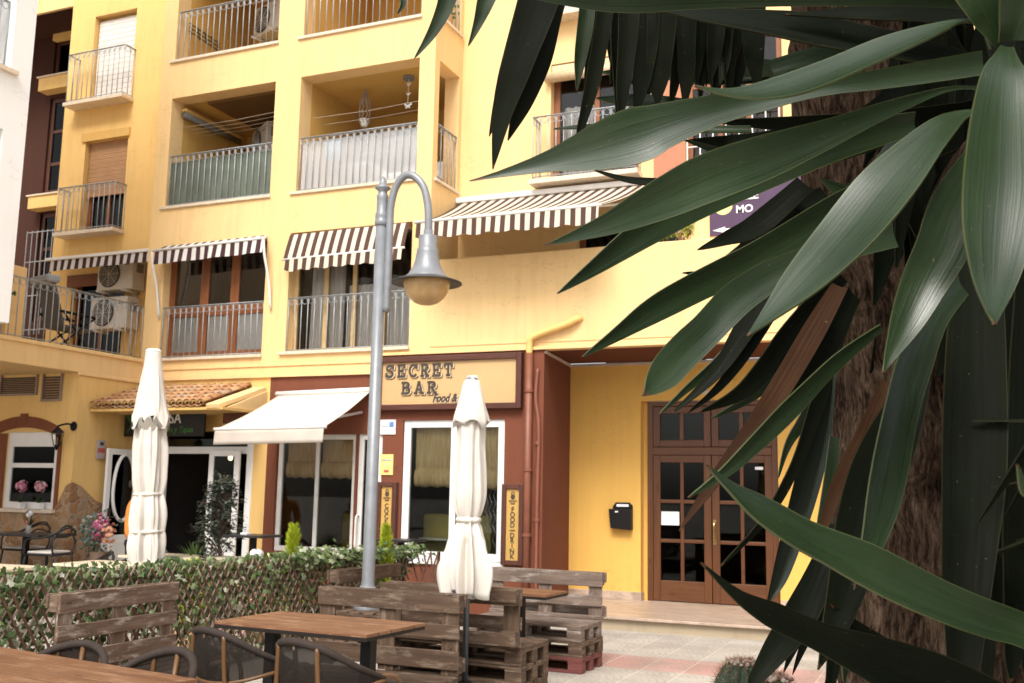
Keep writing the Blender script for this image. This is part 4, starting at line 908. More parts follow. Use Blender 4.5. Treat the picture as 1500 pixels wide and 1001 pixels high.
gm, gt, gb = nodes_of('cream_lamp_globe'); gb.inputs['Base Color'].default_value = (.52, .33, .14, 1); gb.inputs['Roughness'].default_value = .22; gb.inputs['Subsurface Weight'].default_value = .25; gb.inputs['Subsurface Radius'].default_value = (.1, .08, .05)
go = N(gt, 'TexCoord').outputs['Object']; gt.links.new(ramp(gt, noise(gt, go, 5, 4), [(.3, (.40, .235, .085)), (.7, (.60, .40, .19))]), gb.inputs['Base Color'])
MB().lathe([(.25, 3.875), (.252, 3.84), (.245, 3.80), (.225, 3.74), (.185, 3.675), (.13, 3.63), (.07, 3.607), (0, 3.60)], (hc.x, hc.y, 0), 40).build('globe', gm, t, smooth=True)
# ------------------------------------------------------------------ folded parasols
def folded(prof, n, amp, folds, seed, hem=0.0):
    rnd = random.Random(seed); ph = [rnd.uniform(0, 6.28) for _ in range(6)]
    def fn(r, z, a):
        s = amp(z)
        k = 1+s*1.15*(1-2*abs(math.sin((a*folds+ph[0]+.6*math.sin(z*2.3+ph[1]))/2))**.8)+s*.3*math.cos(a*(folds+5)+ph[1]-2.1*z)+s*.22*(1-2*abs(math.sin(a*9.5+ph[5]+1.7*z)))+s*.55*math.cos(a*(folds+3)+ph[2]+1.3*z)+s*.4*math.sin(a*3+ph[3]-2*z)+s*.25*math.sin(a*17+ph[4])
        return r*k, (hem*(math.cos(a*5+ph[4])+.6*math.sin(a*3+ph[5])) if z == prof[-1][1] or z == prof[0][1] else 0)
    return fn
def dense(prof, n):
    return spline(prof, n)
px, py = -3.56, 7.42
t = thing('closed_parasol', 'closed ecru parasol with one tie standing between the pallet benches', 'parasol', (px+.04, py, 0), 0, 'closed parasols')
MB().tube([(0, 0, .03), (0, 0, 2.48)], .024, 12).build('pole', plain('grey_pole', (.10, .11, .12), .4, .6), t, smooth=True)
MB().lathe([(.0, 0), (.25, 0), (.25, .05), (.06, .07), (.05, .2), (0, .2)], (0, 0, 0), 24).build('base_plate', black_metal, t, bevel=.01)
prof = dense([(.035, 2.46), (.08, 2.36), (.105, 2.2), (.105, 2.0), (.118, 1.8), (.122, 1.62), (.10, 1.50), (.075, 1.435), (.08, 1.41), (.105, 1.34), (.135, 1.2), (.162, 1.08), (.165, .98), (.145, .86)], 60)
MB().lathe(prof, (0, 0, 0), 120, fn=folded(prof, 0, lambda z: .05+.10*min(1, max(0, (2.4-z)/1.0))+(.13 if z < 1.3 else 0), 8, 3, .035)).build('canopy', parasol_cloth, t, smooth=True)
cap = dense([(.045, 2.54), (.065, 2.52), (.085, 2.44), (.112, 2.33), (.135, 2.24), (.14, 2.19)], 14)
MB().lathe(cap, (0, 0, 0), 80, fn=folded(cap, 0, lambda z: .02+.30*max(0, (2.34-z)), 4, 5, .03)).build('vent_cap', parasol_cloth, t, smooth=True, solid=.004)
MB().lathe([(.05, 2.535), (.052, 2.55), (.03, 2.565), (0, 2.567)], (0, 0, 0), 20).build('top_disc', grey_plastic, t, smooth=True)
MB().lathe([(.09, 1.41), (.10, 1.42), (.10, 1.44), (.09, 1.45)], (0, 0, 0), 40, fn=folded(prof, 0, lambda z: .06, 8, 3)).build('tie_band', parasol_cloth, t, smooth=True)
px, py = -9.06, 10.0
t = thing('closed_parasol', 'larger closed ecru parasol with pointed vent flaps behind the ivy fence', 'parasol', (px, py, 0), 0, 'closed parasols')
MB().tube([(0, 0, .03), (0, 0, 3.3)], .03, 12).build('pole', white_metal, t, smooth=True)
MB().lathe([(.0, 0), (.4, 0), (.4, .07), (.07, .09), (.06, .25), (0, .25)], (0, 0, 0), 24).build('base_plate', grey_plastic, t, bevel=.01)
prof = dense([(.085, 3.28), (.13, 3.0), (.17, 2.75), (.185, 2.55), (.185, 2.3), (.205, 2.1), (.20, 1.9), (.188, 1.7), (.160, 1.555), (.163, 1.53), (.185, 1.42), (.195, 1.25), (.183, 1.10), (.184, 1.08), (.20, .96), (.197, .84), (.184, .74), (.186, .70), (.175, .55)], 70)
MB().lathe(prof, (0, 0, 0), 120, fn=folded(prof, 0, lambda z: .04+.09*min(1, max(0, (3.2-z)/1.2)), 7, 11, .02)).build('canopy', parasol_cloth, t, smooth=True)
cap = dense([(.09, 3.32), (.115, 3.1), (.15, 2.85), (.20, 2.62), (.235, 2.50)], 20)
def capfn(r, z, a):
    f = max(0, (2.95-z)/.45); return r*(1+.06*f*math.cos(4*a+.6)), -.17*f*abs(math.cos(2*a+.35))+.10*f*(abs(math.sin(4*a+.7)) > .93)
MB().lathe(cap, (0, 0, 0), 96, fn=capfn).build('vent_cap', parasol_cloth, t, smooth=True, solid=.004)
MB().lathe([(.0, 3.30), (.092, 3.30), (.098, 3.335), (.08, 3.355), (0, 3.36)], (0, 0, 0), 24).build('top_disc', white_metal, t, smooth=True)
for z, r_ in ((1.545, .162), (1.09, .184), (.715, .185)): MB().lathe([(r_, z-.02), (r_+.012, z-.012), (r_+.012, z+.012), (r_, z+.02)], (0, 0, 0), 48, fn=folded(prof, 0, lambda z: .05, 7, 11)).build('tie_band', parasol_cloth, t, smooth=True)
t.rotation_euler = (0, R(-2.3), 0)
# ------------------------------------------------------------------ pendant bulb, lit inside the restaurant
t = thing('pendant_lamp', 'small lit bulb hanging inside dark restaurant doorway', 'lamp')
em, et, eb = nodes_of('lit_bulb'); eb.inputs['Emission Color'].default_value = (1, .62, .25, 1); eb.inputs['Emission Strength'].default_value = 9
bx = V((-10.75, 13.6, 2.12)); MB().lathe([(0, -.045), (.03, -.03), (.04, 0), (.03, .03), (.012, .06), (0, .06)], bx, 14).build('bulb', em, t, smooth=True)
MB().tube([bx+V((0, 0, .06)), bx+V((0, 0, .36))], .006, 6).build('flex', black_plastic, t); settle(t, bx)
# ------------------------------------------------------------------ loggia belongings
tag(MB().add([(-11.66, 12.80, 6.2), (-9.62, 12.80, 6.2), (-9.62, 12.80, 6.93), (-11.66, 12.80, 6.93)], [(0, 1, 2, 3)]).build('privacy_screen', cloth('teal_mesh_screen', (.17, .20, .16), .2, .3)), 'dark green mesh screen behind the middle loggia railing', 'screen')
tag(curtain_mesh(front(12.80), -9.08, -7.04, 6.19, 6.98, 0, .004, 6).build('balcony_film', glassy('clouded_film', (.9, .88, .86), .3, .8, .5), smooth=True), 'clouded plastic film behind railing of furnished balcony', 'film')
t = thing('balcony_table', 'grey brown table covered with pale cloth on furnished balcony', 'table'); MB().box((-8.75, 13.1, 6.62), (-8.05, 13.7, 6.66)).build('table_top', curtain, t)
for x in (-8.7, -8.12):
    for y in (13.15, 13.62): MB().box((x, y, 6.18), (x+.05, y+.05, 6.62)).build('leg', grey_plastic, t)
settle(t, (-8.4, 13.4, 6.18))
t = thing('balcony_sofa', 'low white cushioned sofa on furnished balcony', 'sofa'); MB().box((-8.0, 13.3, 6.18), (-7.15, 14.0, 6.52)).build('seat', cloth('white_cushion', (.72, .68, .65)), t, bevel=.06); MB().box((-8.0, 13.95, 6.4), (-7.15, 14.15, 6.85)).build('backrest', cloth('white_cushion_back', (.7, .66, .63)), t, bevel=.06); settle(t, (-7.6, 13.7, 6.18))
t = thing('cabinet', 'wooden cabinet at back of furnished balcony', 'cabinet'); MB().box((-8.95, 14.1, 6.18), (-8.25, 14.6, 7.15)).build('body', pallet_pale, t, bevel=.01); MB().box((-8.97, 14.08, 7.15), (-8.23, 14.62, 7.19)).build('top', marble_sill, t); settle(t, (-8.6, 14.3, 6.18))
t = thing('picture_frame', 'small dark framed picture on furnished balcony', 'picture'); MB().box((-8.55, 14.3, 7.2), (-8.28, 14.33, 7.52)).build('frame', black_metal, t, bevel=.005); MB().box((-8.51, 14.293, 7.24), (-8.32, 14.30, 7.48)).build('print', grey_plastic, t); settle(t, (-8.4, 14.3, 7.2))
t = thing('blue_bag', 'pale blue bag standing on furnished balcony', 'bag'); MB().box((-8.78, 12.95, 6.70), (-8.5, 13.05, 7.0)).build('body', plain('pale_blue_cloth', (.30, .40, .50), .8), t, bevel=.02); settle(t, (-8.6, 13, 6.7))
t = thing('straw_hat', 'green brimmed hat lying on a box on furnished balcony', 'hat'); MB().lathe([(.28, 0), (.16, .03), (.12, .10), (.0, .13)], (-7.75, 13.9, 7.28), 24).build('brim', plain('green_felt', (.03, .22, .10), .8), t, smooth=True); settle(t, (-7.75, 13.9, 7.28))
tag(MB().box((-8.02, 13.7, 6.9), (-7.5, 14.1, 7.28)).build('storage_box', pallet_pale, bevel=.01), 'pale wooden box under the green hat', 'box')
t = thing('macrame_hanger', 'knotted macrame plant hanger under furnished balcony ceiling', 'plant hanger'); c = V((-8.42, 13.5, 7.42)); m = MB()
for k in range(8):
    a = k*PI/4; m.tube([c+V((0, 0, .62))]+[c+V((math.cos(a+(q % 2)*.39)*.085, math.sin(a+(q % 2)*.39)*.085, .34-.06*q)) for q in range(6)]+[c], .007, 5)
m.build('cords', plain('cotton_cord', (.30, .26, .22), .9), t); MB().lathe([(.05, -.02), (.075, .1), (.07, .1), (.0, .08)], c, 16).build('pot', white_metal, t, smooth=True); settle(t, c)
t = thing('butterfly_mobile', 'hanging mobile of white butterflies on furnished balcony', 'mobile'); c = V((-7.52, 13.3, 7.98)); MB().lathe([(0, .04), (.09, .04), (.09, 0), (0, 0)], c, 16).build('ceiling_disc', grey_plastic, t); MB().tube([c, c-V((0, 0, .46))], .004, 5).build('cord', white_metal, t)
for z, s_ in ((.08, .03), (.24, .03), (.43, .055)):
    m = MB(); b = c-V((0, 0, z))
    for sx in (-1, 1): m.add([b, b+V((sx*s_, 0, s_)), b+V((sx*s_*1.25, .01, s_*.3)), b+V((sx*s_*.55, 0, 0)), b+V((sx*s_*.8, 0, -s_*.8)), b+V((sx*s_*.2, 0, -s_*.5))], [(0, 1, 2, 3, 4, 5)])
    m.build('butterfly', sticker_white, t, solid=.003)
settle(t, c)
for lab, x0, x1, z, ys in (('thin washing lines strung across the dark middle loggia', -11.66, -9.62, 7.62, (13.0, 13.15, 13.3, 13.45)), ('thin washing lines strung across the furnished balcony', -9.0, -7.04, 7.42, (12.95, 13.25))):
    t = thing('washing_line', lab, 'washing line')
    for y in ys: MB().tube([(x0, y, z), ((x0+x1)/2, y, z-.01), (x1, y, z+.03)], .004, 5).build('line', plain('line_cord', (.40, .33, .25), .8), t)
    settle(t, (x0, ys[0], z))
t = thing('roller_blind', 'rolled up sun blind inside the middle loggia on its left wall', 'blind'); MB().tube([(-11.6, 12.95, 7.83), (-11.6, 14.4, 7.83)], .055, 12).build('roll', grey_plastic, t, smooth=True); MB().box((-11.66, 12.95, 7.85), (-11.56, 14.4, 7.93)).build('case', yellow_pipe, t, bevel=.01); settle(t, (-11.6, 13, 7.8))
t = thing('folding_chair', 'dark teal folding chair behind the middle loggia railing', 'chair'); tm = plain('teal_plastic', (.02, .07, .07), .5)
MB().box((-10.95, 13.05, 6.58), (-10.45, 13.5, 6.62)).build('seat', tm, t); MB().box((-10.95, 13.5, 6.62), (-10.45, 13.54, 7.1)).build('backrest', tm, t)
for x in (-10.93, -10.5): MB().tube([(x, 13.05, 6.18), (x, 13.5, 7.0)], .015, 6).build('leg', tm, t)
settle(t, (-10.7, 13.3, 6.18))
t = thing('wall_rack', 'folded metal drying rack on left wall of top left loggia', 'drying rack'); m = MB()
for k in range(3): m.tube([(-11.62, 12.95, 9.45-.07*k), (-11.62, 13.75, 9.42-.07*k)], .009, 6)
for k in range(5): m.tube([(-11.62, 12.98+.18*k, 9.47), (-11.6, 12.98+.18*k+.05*math.sin(k), 9.25)], .009, 6)
m.build('bars', black_metal, t); settle(t, (-11.62, 13.3, 9.2))
t = thing('balcony_planter', 'flower pot with pink blooms on top corner balcony', 'plant'); c = V((-6.85, 13.2, 8.72)); MB().lathe([(.0, 0), (.08, 0), (.1, .16), (0, .16)], c, 16).build('pot', terracotta, t)
m = MB()
for k in range(120):
    p = c+V((random.gauss(0, .09), random.gauss(0, .12), .25+random.gauss(0, .07))); d = V((random.gauss(0, 1), random.gauss(0, 1), random.gauss(0, 1))).normalized()*.035; e = d.orthogonal().normalized()*.02
    m.add([p-d, p+e, p+d, p-e], [(0, 1, 2, 3)])
m.build('foliage', leafy('mixed_balcony_leaves', [(0, (.05, .10, .02)), (.6, (.10, .16, .03)), (.8, (.5, .18, .16)), (1, (.6, .3, .25))]), t); settle(t, c)
# terrace things on the left wing
t = thing('sun_lounger', 'grey reclining garden chair on left roof terrace', 'recliner'); gm_ = cloth('grey_sling', (.12, .125, .14), .15)
c = V((-12.75, 11.75, 3.66))
m = MB().grid([[c+V((-.3, .05, .42)), c+V((.22, -.12, .42))], [c+V((-.2, .6, .40)), c+V((.3, .42, .40))]]); m.build('seat', gm_, t, solid=.03)
m = MB().grid([[c+V((-.3, .05, .42)), c+V((.25, -.12, .42))], [c+V((-.26, -.1, .72)), c+V((.3, -.28, .72))], [c+V((-.22, -.3, 1.12)), c+V((.33, -.46, 1.12))]]); m.build('backrest', gm_, t, solid=.03)
MB().box(c+V((-.2, -.5, 1.02)), c+V((.36, -.28, 1.14)), rot=Matrix.Rotation(R(-16), 3, 'Z')).build('headrest', cloth('pale_headrest', (.30, .32, .34)), t, bevel=.03)
for a, b in (((-.3, -.15, 0), (.0, .5, .6)), ((.28, -.3, 0), (.35, .4, .6)), ((-.1, .55, 0), (-.3, .0, .62)), ((.33, .4, 0), (.26, -.15, .62))): MB().tube([c+V(a), c+V(b)], .016, 8).build('leg', black_metal, t, smooth=True)
for a, b in (((-.3, -.1, .62), (-.2, .5, .60)), ((.28, -.25, .62), (.36, .38, .60))): MB().tube([c+V(a), c+V(b)], .022, 8).build('armrest', black_metal, t, smooth=True)
settle(t, c)
t = thing('potted_shrub', 'grey pot with green shrub at left end of roof terrace', 'plant'); c = V((-12.15, 9.95, 3.66)); MB().lathe([(0, 0), (.12, 0), (.16, .4), (.0, .4)], c, 18).build('pot', plain('grey_pot', (.30, .26, .22), .8), t, smooth=True)
m = MB()
for k in range(260):
    p = c+V((random.gauss(0, .1), random.gauss(0, .12), .62+random.gauss(0, .13))); d = V((random.gauss(0, 1), random.gauss(0, 1), random.gauss(0, 1))).normalized()*.05; e = d.orthogonal().normalized()*.022
    m.add([p-d, p+e, p+d, p-e], [(0, 1, 2, 3)])
shrub_leaf = leafy('shrub_leaves', [(0, (.02, .045, .015)), (.5, (.04, .085, .022)), (1, (.09, .15, .05))]); m.build('foliage', shrub_leaf, t); settle(t, c)
t = thing('parapet_flowers', 'yellow green flowering succulents along the parapet beside the banner', 'plant'); m = MB()
for k in range(700):
    p = V((random.uniform(-3.85, -2.95), 13.0+random.gauss(0, .07), 4.98+abs(random.gauss(0, .10))+.10*math.exp(-((random.uniform(-1, 1))**2)))); d = V((random.gauss(0, 1), random.gauss(0, 1), random.gauss(0, 1))).normalized()*.04; e = d.orthogonal().normalized()*.018
    m.add([p-d, p+e, p+d, p-e], [(0, 1, 2, 3)])
m.build('foliage', leafy('succulent_leaves', [(0, (.16, .22, .03)), (.5, (.32, .36, .06)), (.8, (.45, .42, .10)), (.9, (.55, .28, .24)), (1, (.6, .5, .55))]), t)
MB().box((-3.9, 12.93, 4.8), (-3.0, 13.1, 4.95)).build('trough', terracotta, t); settle(t, (-3.4, 13, 4.8))
# ------------------------------------------------------------------ pallet benches
def pallet_mb(L, Dp):
    m = MB(); h = L/2; rj = lambda k=.004: random.uniform(-k, k)
    for y in (-Dp+.05, -Dp/2, -.05): m.box((-h, y-.05, .0), (h, y+.05, .022))
    for x in (-h+.0725, 0, h-.0725):
        for y in (-Dp+.05, -Dp/2, -.05): m.box((x-.072+rj(), y-.05+.001, .022), (x+.072+rj(), y+.05-.001, .098))
        m.box((x-.072, -Dp, .098), (x+.072, 0, .120))
    n = 4; wd = .118; gap = (Dp-n*wd)/(n-1)
    for i in range(n): m.box((-h+rj(), -Dp+i*(wd+gap), .120), (h+rj(), -Dp+i*(wd+gap)+wd, .142+rj(.002)))
    return m
def bench(label, loc, rz, L, mats, seats=3, Dp=.58, z0=.0, bh=.46):
    t = thing('pallet_bench', label, 'bench', loc, rz, 'pallet benches'); h = L/2
    for k in range(seats):
        p = pallet_mb(L, Dp).build('pallet', mats[k % len(mats)], t, bevel=.004); p.location = (random.uniform(-.008, .008), random.uniform(-.01, .0), z0+k*.144)
        if mats[k % len(mats)] is pallet_red: p['label'] = 'red stained bottom pallet'
    zb = z0+seats*.144; m = MB(); tops = [(bh-.14, bh), (bh-.33, bh-.225), (bh-.56+.01, bh-.415)]
    for (a, b) in tops: m.box((-h+random.uniform(-.006, .006), -.022, zb+max(a, .0)), (h+random.uniform(-.006, .006), 0, zb+b))
    for x in (-h+.08, 0, h-.08):
        m.box((x-.07, .0005, zb), (x+.07, .022, zb+bh-.004))
        for zc in (bh-.07, .07): m.box((x-.065, .0225, zb+zc-.06), (x+.065, .098, zb+zc+.06))
    for zc in (bh-.055, .07): m.box((-h, .0985, zb+zc-.05), (h, .12, zb+zc+.05))
    m.build('backrest', mats[-1], t, bevel=.005); return t
bench('pallet bench with bleached boards against the ivy lattice, front left', (-5.92, 6.28, 0), PI/2, 1.24, [pallet_wood, pallet_pale], 2, bh=.58)
bench('dark pallet bench facing camera beside the lamp post, its seat under the wooden table', (-4.05, 7.11, 0), R(-1), 1.26, [pallet_wood], 2, bh=.595)
bench('pallet bench turned away, back to back with the front bench', (-3.80, 7.74, 0), PI+R(-1), 1.24, [pallet_wood, pallet_wood, pallet_wood])
bench('greyed pallet bench with red stained bottom pallet near the entrance', (-3.80, 9.84, 0), R(-2), 1.23, [pallet_red, pallet_wood, pallet_grey], Dp=.56, bh=.455)
bench('pallet bench behind the street lamp along the far end of the ivy lattice', (-5.80, 9.78, 0), PI/2, 1.3, [pallet_wood], bh=.40)
# ------------------------------------------------------------------ slatted tables
def table(label, loc, rz, L, Wd, planks=4, h=.75, group='wood topped tables'):
    t = thing('wooden_table', label, 'table', loc, rz, group)
    m = MB(); wd = Wd/planks
    for i in range(planks): m.box((-L/2, -Wd/2+i*wd+.0045, h-.022), (L/2, -Wd/2+(i+1)*wd-.0045, h))
    m.build('table_top', table_wood, t, bevel=.002)
    MB().box((-L/2+.001, -Wd/2+.001, h-.045), (L/2-.001, Wd/2-.001, h-.0225)).build('edge_frame', table_edge, t, bevel=.002)
    for i in range(1, planks): MB().box((-L/2+.002, -Wd/2+i*wd-.0044, h-.0222), (L/2-.002, -Wd/2+i*wd+.0044, h-.0025)).build('joint_strip', table_edge, t)
    for x in ((-L/2+.22), (L/2-.22)) if L > .9 else (0,):
        MB().box((x-.04, -.04, .03), (x+.04, .04, h-.046)).build('leg', black_metal, t, bevel=.004)
        MB().box((x-.03, -Wd/2+.1, .0), (x+.03, Wd/2-.1, .03)).build('foot', black_metal, t, bevel=.006)
    return t
table('near wooden table with dark plank gaps cut by the lower left corner', (-4.18, 3.80, 0), R(-9), 1.62, .78, 5)
table('long wooden table between wicker chairs and dark pallet bench', (-4.01, 6.13, 0), R(-3), 1.24, .72, 5)
table('small wooden table between the two rear pallet benches', (-3.72, 9.0, 0), R(-3), .74, .52, 4)
# ------------------------------------------------------------------ bistro chairs
def mesh_fabric():
    m, t, b = nodes_of('woven_sling'); uv = N(t, 'TexCoord').outputs['UV']
    w_ = N(t, 'TexWave', wave_type='BANDS', bands_direction='X'); w_.inputs['Scale'].default_value = 60; t.links.new(uv, w_.inputs['Vector'])
    w2 = N(t, 'TexWave', wave_type='BANDS', bands_direction='Y'); w2.inputs['Scale'].default_value = 60; t.links.new(uv, w2.inputs['Vector'])
    f = mth(t, 'MULTIPLY', w_.outputs['Fac'], w2.outputs['Fac'])
    c = ramp(t, f, [(.1, (.010, .0075, .006)), (.7, (.036, .027, .021))]); t.links.new(c, b.inputs['Base Color']); b.inputs['Roughness'].default_value = .75; b.inputs['Specular IOR Level'].default_value = .2
    bump(t, b, f, .4, .003)
    out = t.nodes['Material Output']; tr = N(t, 'BsdfTransparent'); mx = N(t, 'MixShader'); mx.inputs[0].default_value = .10
    t.links.new(b.outputs[0], mx.inputs[1]); t.links.new(tr.outputs[0], mx.inputs[2]); t.links.new(mx.outputs[0], out.inputs[0]); return m
sling = mesh_fabric()
rim_m = plain('wrapped_chair_rim', (.038, .028, .023), .75, var=.15, vs=30, bs=.3, bscale=300, spec=.2)
bamboo = wood('bamboo_look_tube', (.05, .024, .010), (.13, .064, .024), (.22, .12, .05), .4, .3, 5, 30)
def bistro(label, loc, rz):
    t = thing('wicker_chair', label, 'chair', loc, rz, 'dark wicker terrace chairs')
    U = spline([(-.31, .10, .66), (-.27, -.08, .735), (-.16, -.22, .825), (0, -.275, .86), (.16, -.22, .825), (.27, -.08, .735), (.31, .10, .66)], 36)
    Lw = spline([(-.31, .10, .65), (-.275, -.06, .62), (-.17, -.19, .585), (0, -.24, .575), (.17, -.19, .585), (.275, -.06, .62), (.31, .10, .65)], 36)
    MB().tube(U, [.011+.011*math.sin(PI*i/36) for i in range(37)], 12).build('back_rim', rim_m, t, smooth=True)
    MB().tube(Lw, .011, 8).build('lower_rim', bamboo, t, smooth=True)
    rows = []
    for i in range(9):
        s = i/8; rows.append([V(u).lerp(V(l), s)+V((0, -.02*math.sin(PI*s)*math.sin(PI*k/36), 0)) for k, (u, l) in enumerate(zip(U, Lw))])
    MB().grid(rows).build('backrest', sling, t, smooth=True)
    for s in (-1, 1):
        MB().tube(spline([(s*.30, .08, .668), (s*.315, .17, .655), (s*.315, .225, .60), (s*.29, .24, .44), (s*.25, .24, 0)], 24), .015, 10).build('front_leg', bamboo, t, smooth=True)
        MB().tube(spline([(s*.135, -.245, .835), (s*.15, -.235, .6), (s*.17, -.20, .44), (s*.21, -.27, 0)], 20), .0135, 10).build('rear_leg', bamboo, t, smooth=True)
        MB().tube(spline([(s*.17, -.2, .43), (s*.24, .02, .42), (s*.28, .24, .42)], 10), .012, 8).build('seat_rail', bamboo, t, smooth=True)
    MB().tube([(0, -.27, .845), (0, -.232, .6), (0, -.212, .43)], .0135, 10).build('back_strut', bamboo, t, smooth=True)
    rows = [[V((x*(.205 if y < 0 else .26), y, .435+.012*(x*x)-.012*(1-abs(y)/.25)+(-.02 if y > .2 else 0))) for x in [k/6-1 for k in range(13)]] for y in (-.21, -.1, 0, .1, .2, .25)]
    MB().grid(rows).build('seat', sling, t, smooth=True, solid=.014)
    return t
ch = bistro('dark wicker chair seen from behind, left one at the long table', (-3.80, 5.02, 0), R(-14))
again(ch, 'dark wicker chair seen from behind, bamboo arm showing, right one at the long table', (-3.14, 4.90, 0), R(-9))
again(ch, 'dark wicker chair with rounded back facing camera, at far left end of near table', (-4.30, 4.08, -.06), PI+R(8))
again(ch, 'dark wicker chair with rounded back facing camera, right one at the near table', (-3.64, 3.98, -.03), PI+R(-6))
# ------------------------------------------------------------------ lattice fence with ivy
fx = -6.3; y0, y1 = 3.6, 11.55
fen = thing('lattice_fence', 'low wooden lattice fence overgrown with ivy between the two terraces', 'fence')
lat = wood('lattice_wood', (.07, .030, .018), (.145, .070, .045), (.24, .14, .10), .75, .4)
lat_pale = wood('weathered_lattice_wood', (.20, .14, .10), (.33, .25, .19), (.46, .38, .31), .8, .3)
ft = lambda y: .985-.012*(y-5.5)
m = MB(); m2 = MB(); y = y0-.7
while y < y1:
    zt = ft(y)+random.uniform(-.02, .02); lean = .62
    a, b = V((fx+.012, y, zt)), V((fx+.012, y+lean, .03))
    if b.y > y1: t_ = (y1-a.y)/(b.y-a.y); b = a.lerp(b, t_)
    m.beam(a, b, .016, .010, up=(1, 0, 0))
    a, b = V((fx, y, .03)), V((fx, y+lean, zt))
    if b.y > y1: t_ = (y1-a.y)/(b.y-a.y); b = a.lerp(b, t_)
    m2.beam(a, b, .012, .008, up=(1, 0, 0)); y += .10
m.build('lattice', lat, fen); m2.build('lattice_backing', lat_pale, fen)
m = MB(); 
for k in range(5):
    x = fx+.1*k; m.beam((x, y1+.02, .9), (min(x+.3, fx+.42), y1+.03, .03), .018, .009, up=(0, 1, 0)); m.beam((x, y1+.035, .03), (min(x+.3, fx+.42), y1+.035, .9), .018, .009, up=(0, 1, 0))
m.build('end_lattice', lat, fen)
for yy in (4.2, 6.9, 9.2, 11.5): MB().box((fx-.05, yy-.025, 0), (fx-.012, yy+.025, ft(yy)-.04)).build('post', lat, fen)
def ivy_leaf(mb, p, n, s, rnd):
    n = n.normalized(); a = n.orthogonal().normalized(); th = rnd.uniform(0, 6.28); b = n.cross(a); u = a*math.cos(th)+b*math.sin(th); v = n.cross(u)
    pts = [(-.9, 0), (-.55, .55), (-.1, .42), (.15, .85), (.4, .35), (1.0, 0), (.4, -.35), (.15, -.85), (-.1, -.42), (-.55, -.55)]
    mb.add([p+n*(s*.12)]+[p+u*(x*s)+v*(y*s)-n*(s*.14*abs(y)) for x, y in pts], [(0, i+1, (i+1) % 10+1) for i in range(10)])
rnd = random.Random(21); mb = MB()
for k in range(13000):
    yy = rnd.uniform(y0-.3, y1+.05); dens = .55+.45*math.sin(yy*2.7)*math.sin(yy*1.1+1); h = rnd.random()
    if rnd.random() > .6+.4*dens: continue
    z = ft(yy)*(1-h*h*.95)+rnd.gauss(0, .03) if rnd.random() < .6 else rnd.uniform(.05, .95)
    x = fx-.012-abs(rnd.gauss(.0, .06)) if rnd.random() < .93 else fx+.03; z = min(z, ft(yy)+.05)
    ivy_leaf(mb, V((x, yy, z)), V((1, rnd.gauss(0, .6), rnd.gauss(.35, .5))), rnd.uniform(.022, .045), rnd)
for k in range(700):
    yy = rnd.uniform(9.0, y1+.1); ivy_leaf(mb, V((fx+rnd.gauss(0, .08)+(.2*rnd.random() if yy > 11.3 else 0), yy, ft(yy)-.02+rnd.gauss(0, .05))), V((rnd.gauss(.6, .5), rnd.gauss(-.3, .5), 1)), rnd.uniform(.03, .05), rnd)
ivy = leafy('ivy_leaves', [(0, (.040, .070, .020)), (.4, (.085, .138, .040)), (.72, (.155, .21, .075)), (.9, (.27, .31, .17)), (1, (.50, .50, .38))], .4, .3)
tag(mb.build('ivy', ivy, fen), kind='stuff')
# a few bright leaves on the ground side
# ------------------------------------------------------------------ restaurant terrace furniture
white_cush = cloth('patterned_cushion', (.66, .62, .56), .2)
def loop_chair(label, loc, rz, cushion=True):
    t = thing('black_chair', label, 'chair', loc, rz, 'black loop back chairs')
    for sx in (-1, 1):
        MB().tube(spline([(sx*.21, .2, .45), (sx*.235, .22, .2), (sx*.25, .24, 0)], 6), .014, 8).build('leg', black_plastic, t, smooth=True)
        MB().tube(spline([(sx*.19, -.2, .45), (sx*.21, -.23, .2), (sx*.22, -.26, 0)], 6), .014, 8).build('leg', black_plastic, t, smooth=True)
    MB().box((-.23, -.21, .435), (.23, .22, .46)).build('seat', black_plastic, t, bevel=.012)
    if cushion: MB().box((-.20, -.18, .462), (.20, .19, .495)).build('cushion', white_cush, t, bevel=.015)
    m = MB()
    m.tube(spline([(-.25, .2, .45), (-.275, .16, .64), (-.265, -.05, .67), (-.2, -.23, .74), (0, -.27, .80), (.2, -.23, .74), (.265, -.05, .67), (.275, .16, .64), (.25, .2, .45)], 40), .013, 8)
    m.tube(spline([(-.19, -.2, .45), (-.23, -.2, .62), (-.12, -.25, .80), (.05, -.26, .82), (.24, -.12, .70), (.27, .08, .66)], 30), .012, 8)
    m.tube(spline([(.19, -.2, .45), (.22, -.22, .60), (.08, -.25, .72), (-.12, -.25, .70), (-.25, -.1, .68)], 30), .012, 8)
    m.build('backrest', black_plastic, t, smooth=True); return t
lc = loop_chair('black loop back chair with white cushion right of the dark table', (-11.15, 10.45, .27), R(100))
again(lc, 'black loop back chair with white cushion at left edge, left of the dark table', (-12.35, 10.25, .27), R(-70))
again(lc, 'black loop back chair on the wall side of the dark table by the stone base', (-12.2, 11.0, .27), PI)
lc2 = loop_chair('black loop back chair without cushion behind first cream table', (-9.75, 9.75, 0), R(150), False)
again(lc2, 'black loop back chair partly hidden by the large parasol', (-9.9, 10.9, 0), R(190))
again(lc2, 'black loop back chair right of the large parasol, pushed against a cream table', (-8.55, 10.0, 0), R(20))
again(lc2, 'black loop back chair beside the potted tree, its curved back above the ivy', (-8.05, 10.15, 0), R(-20))
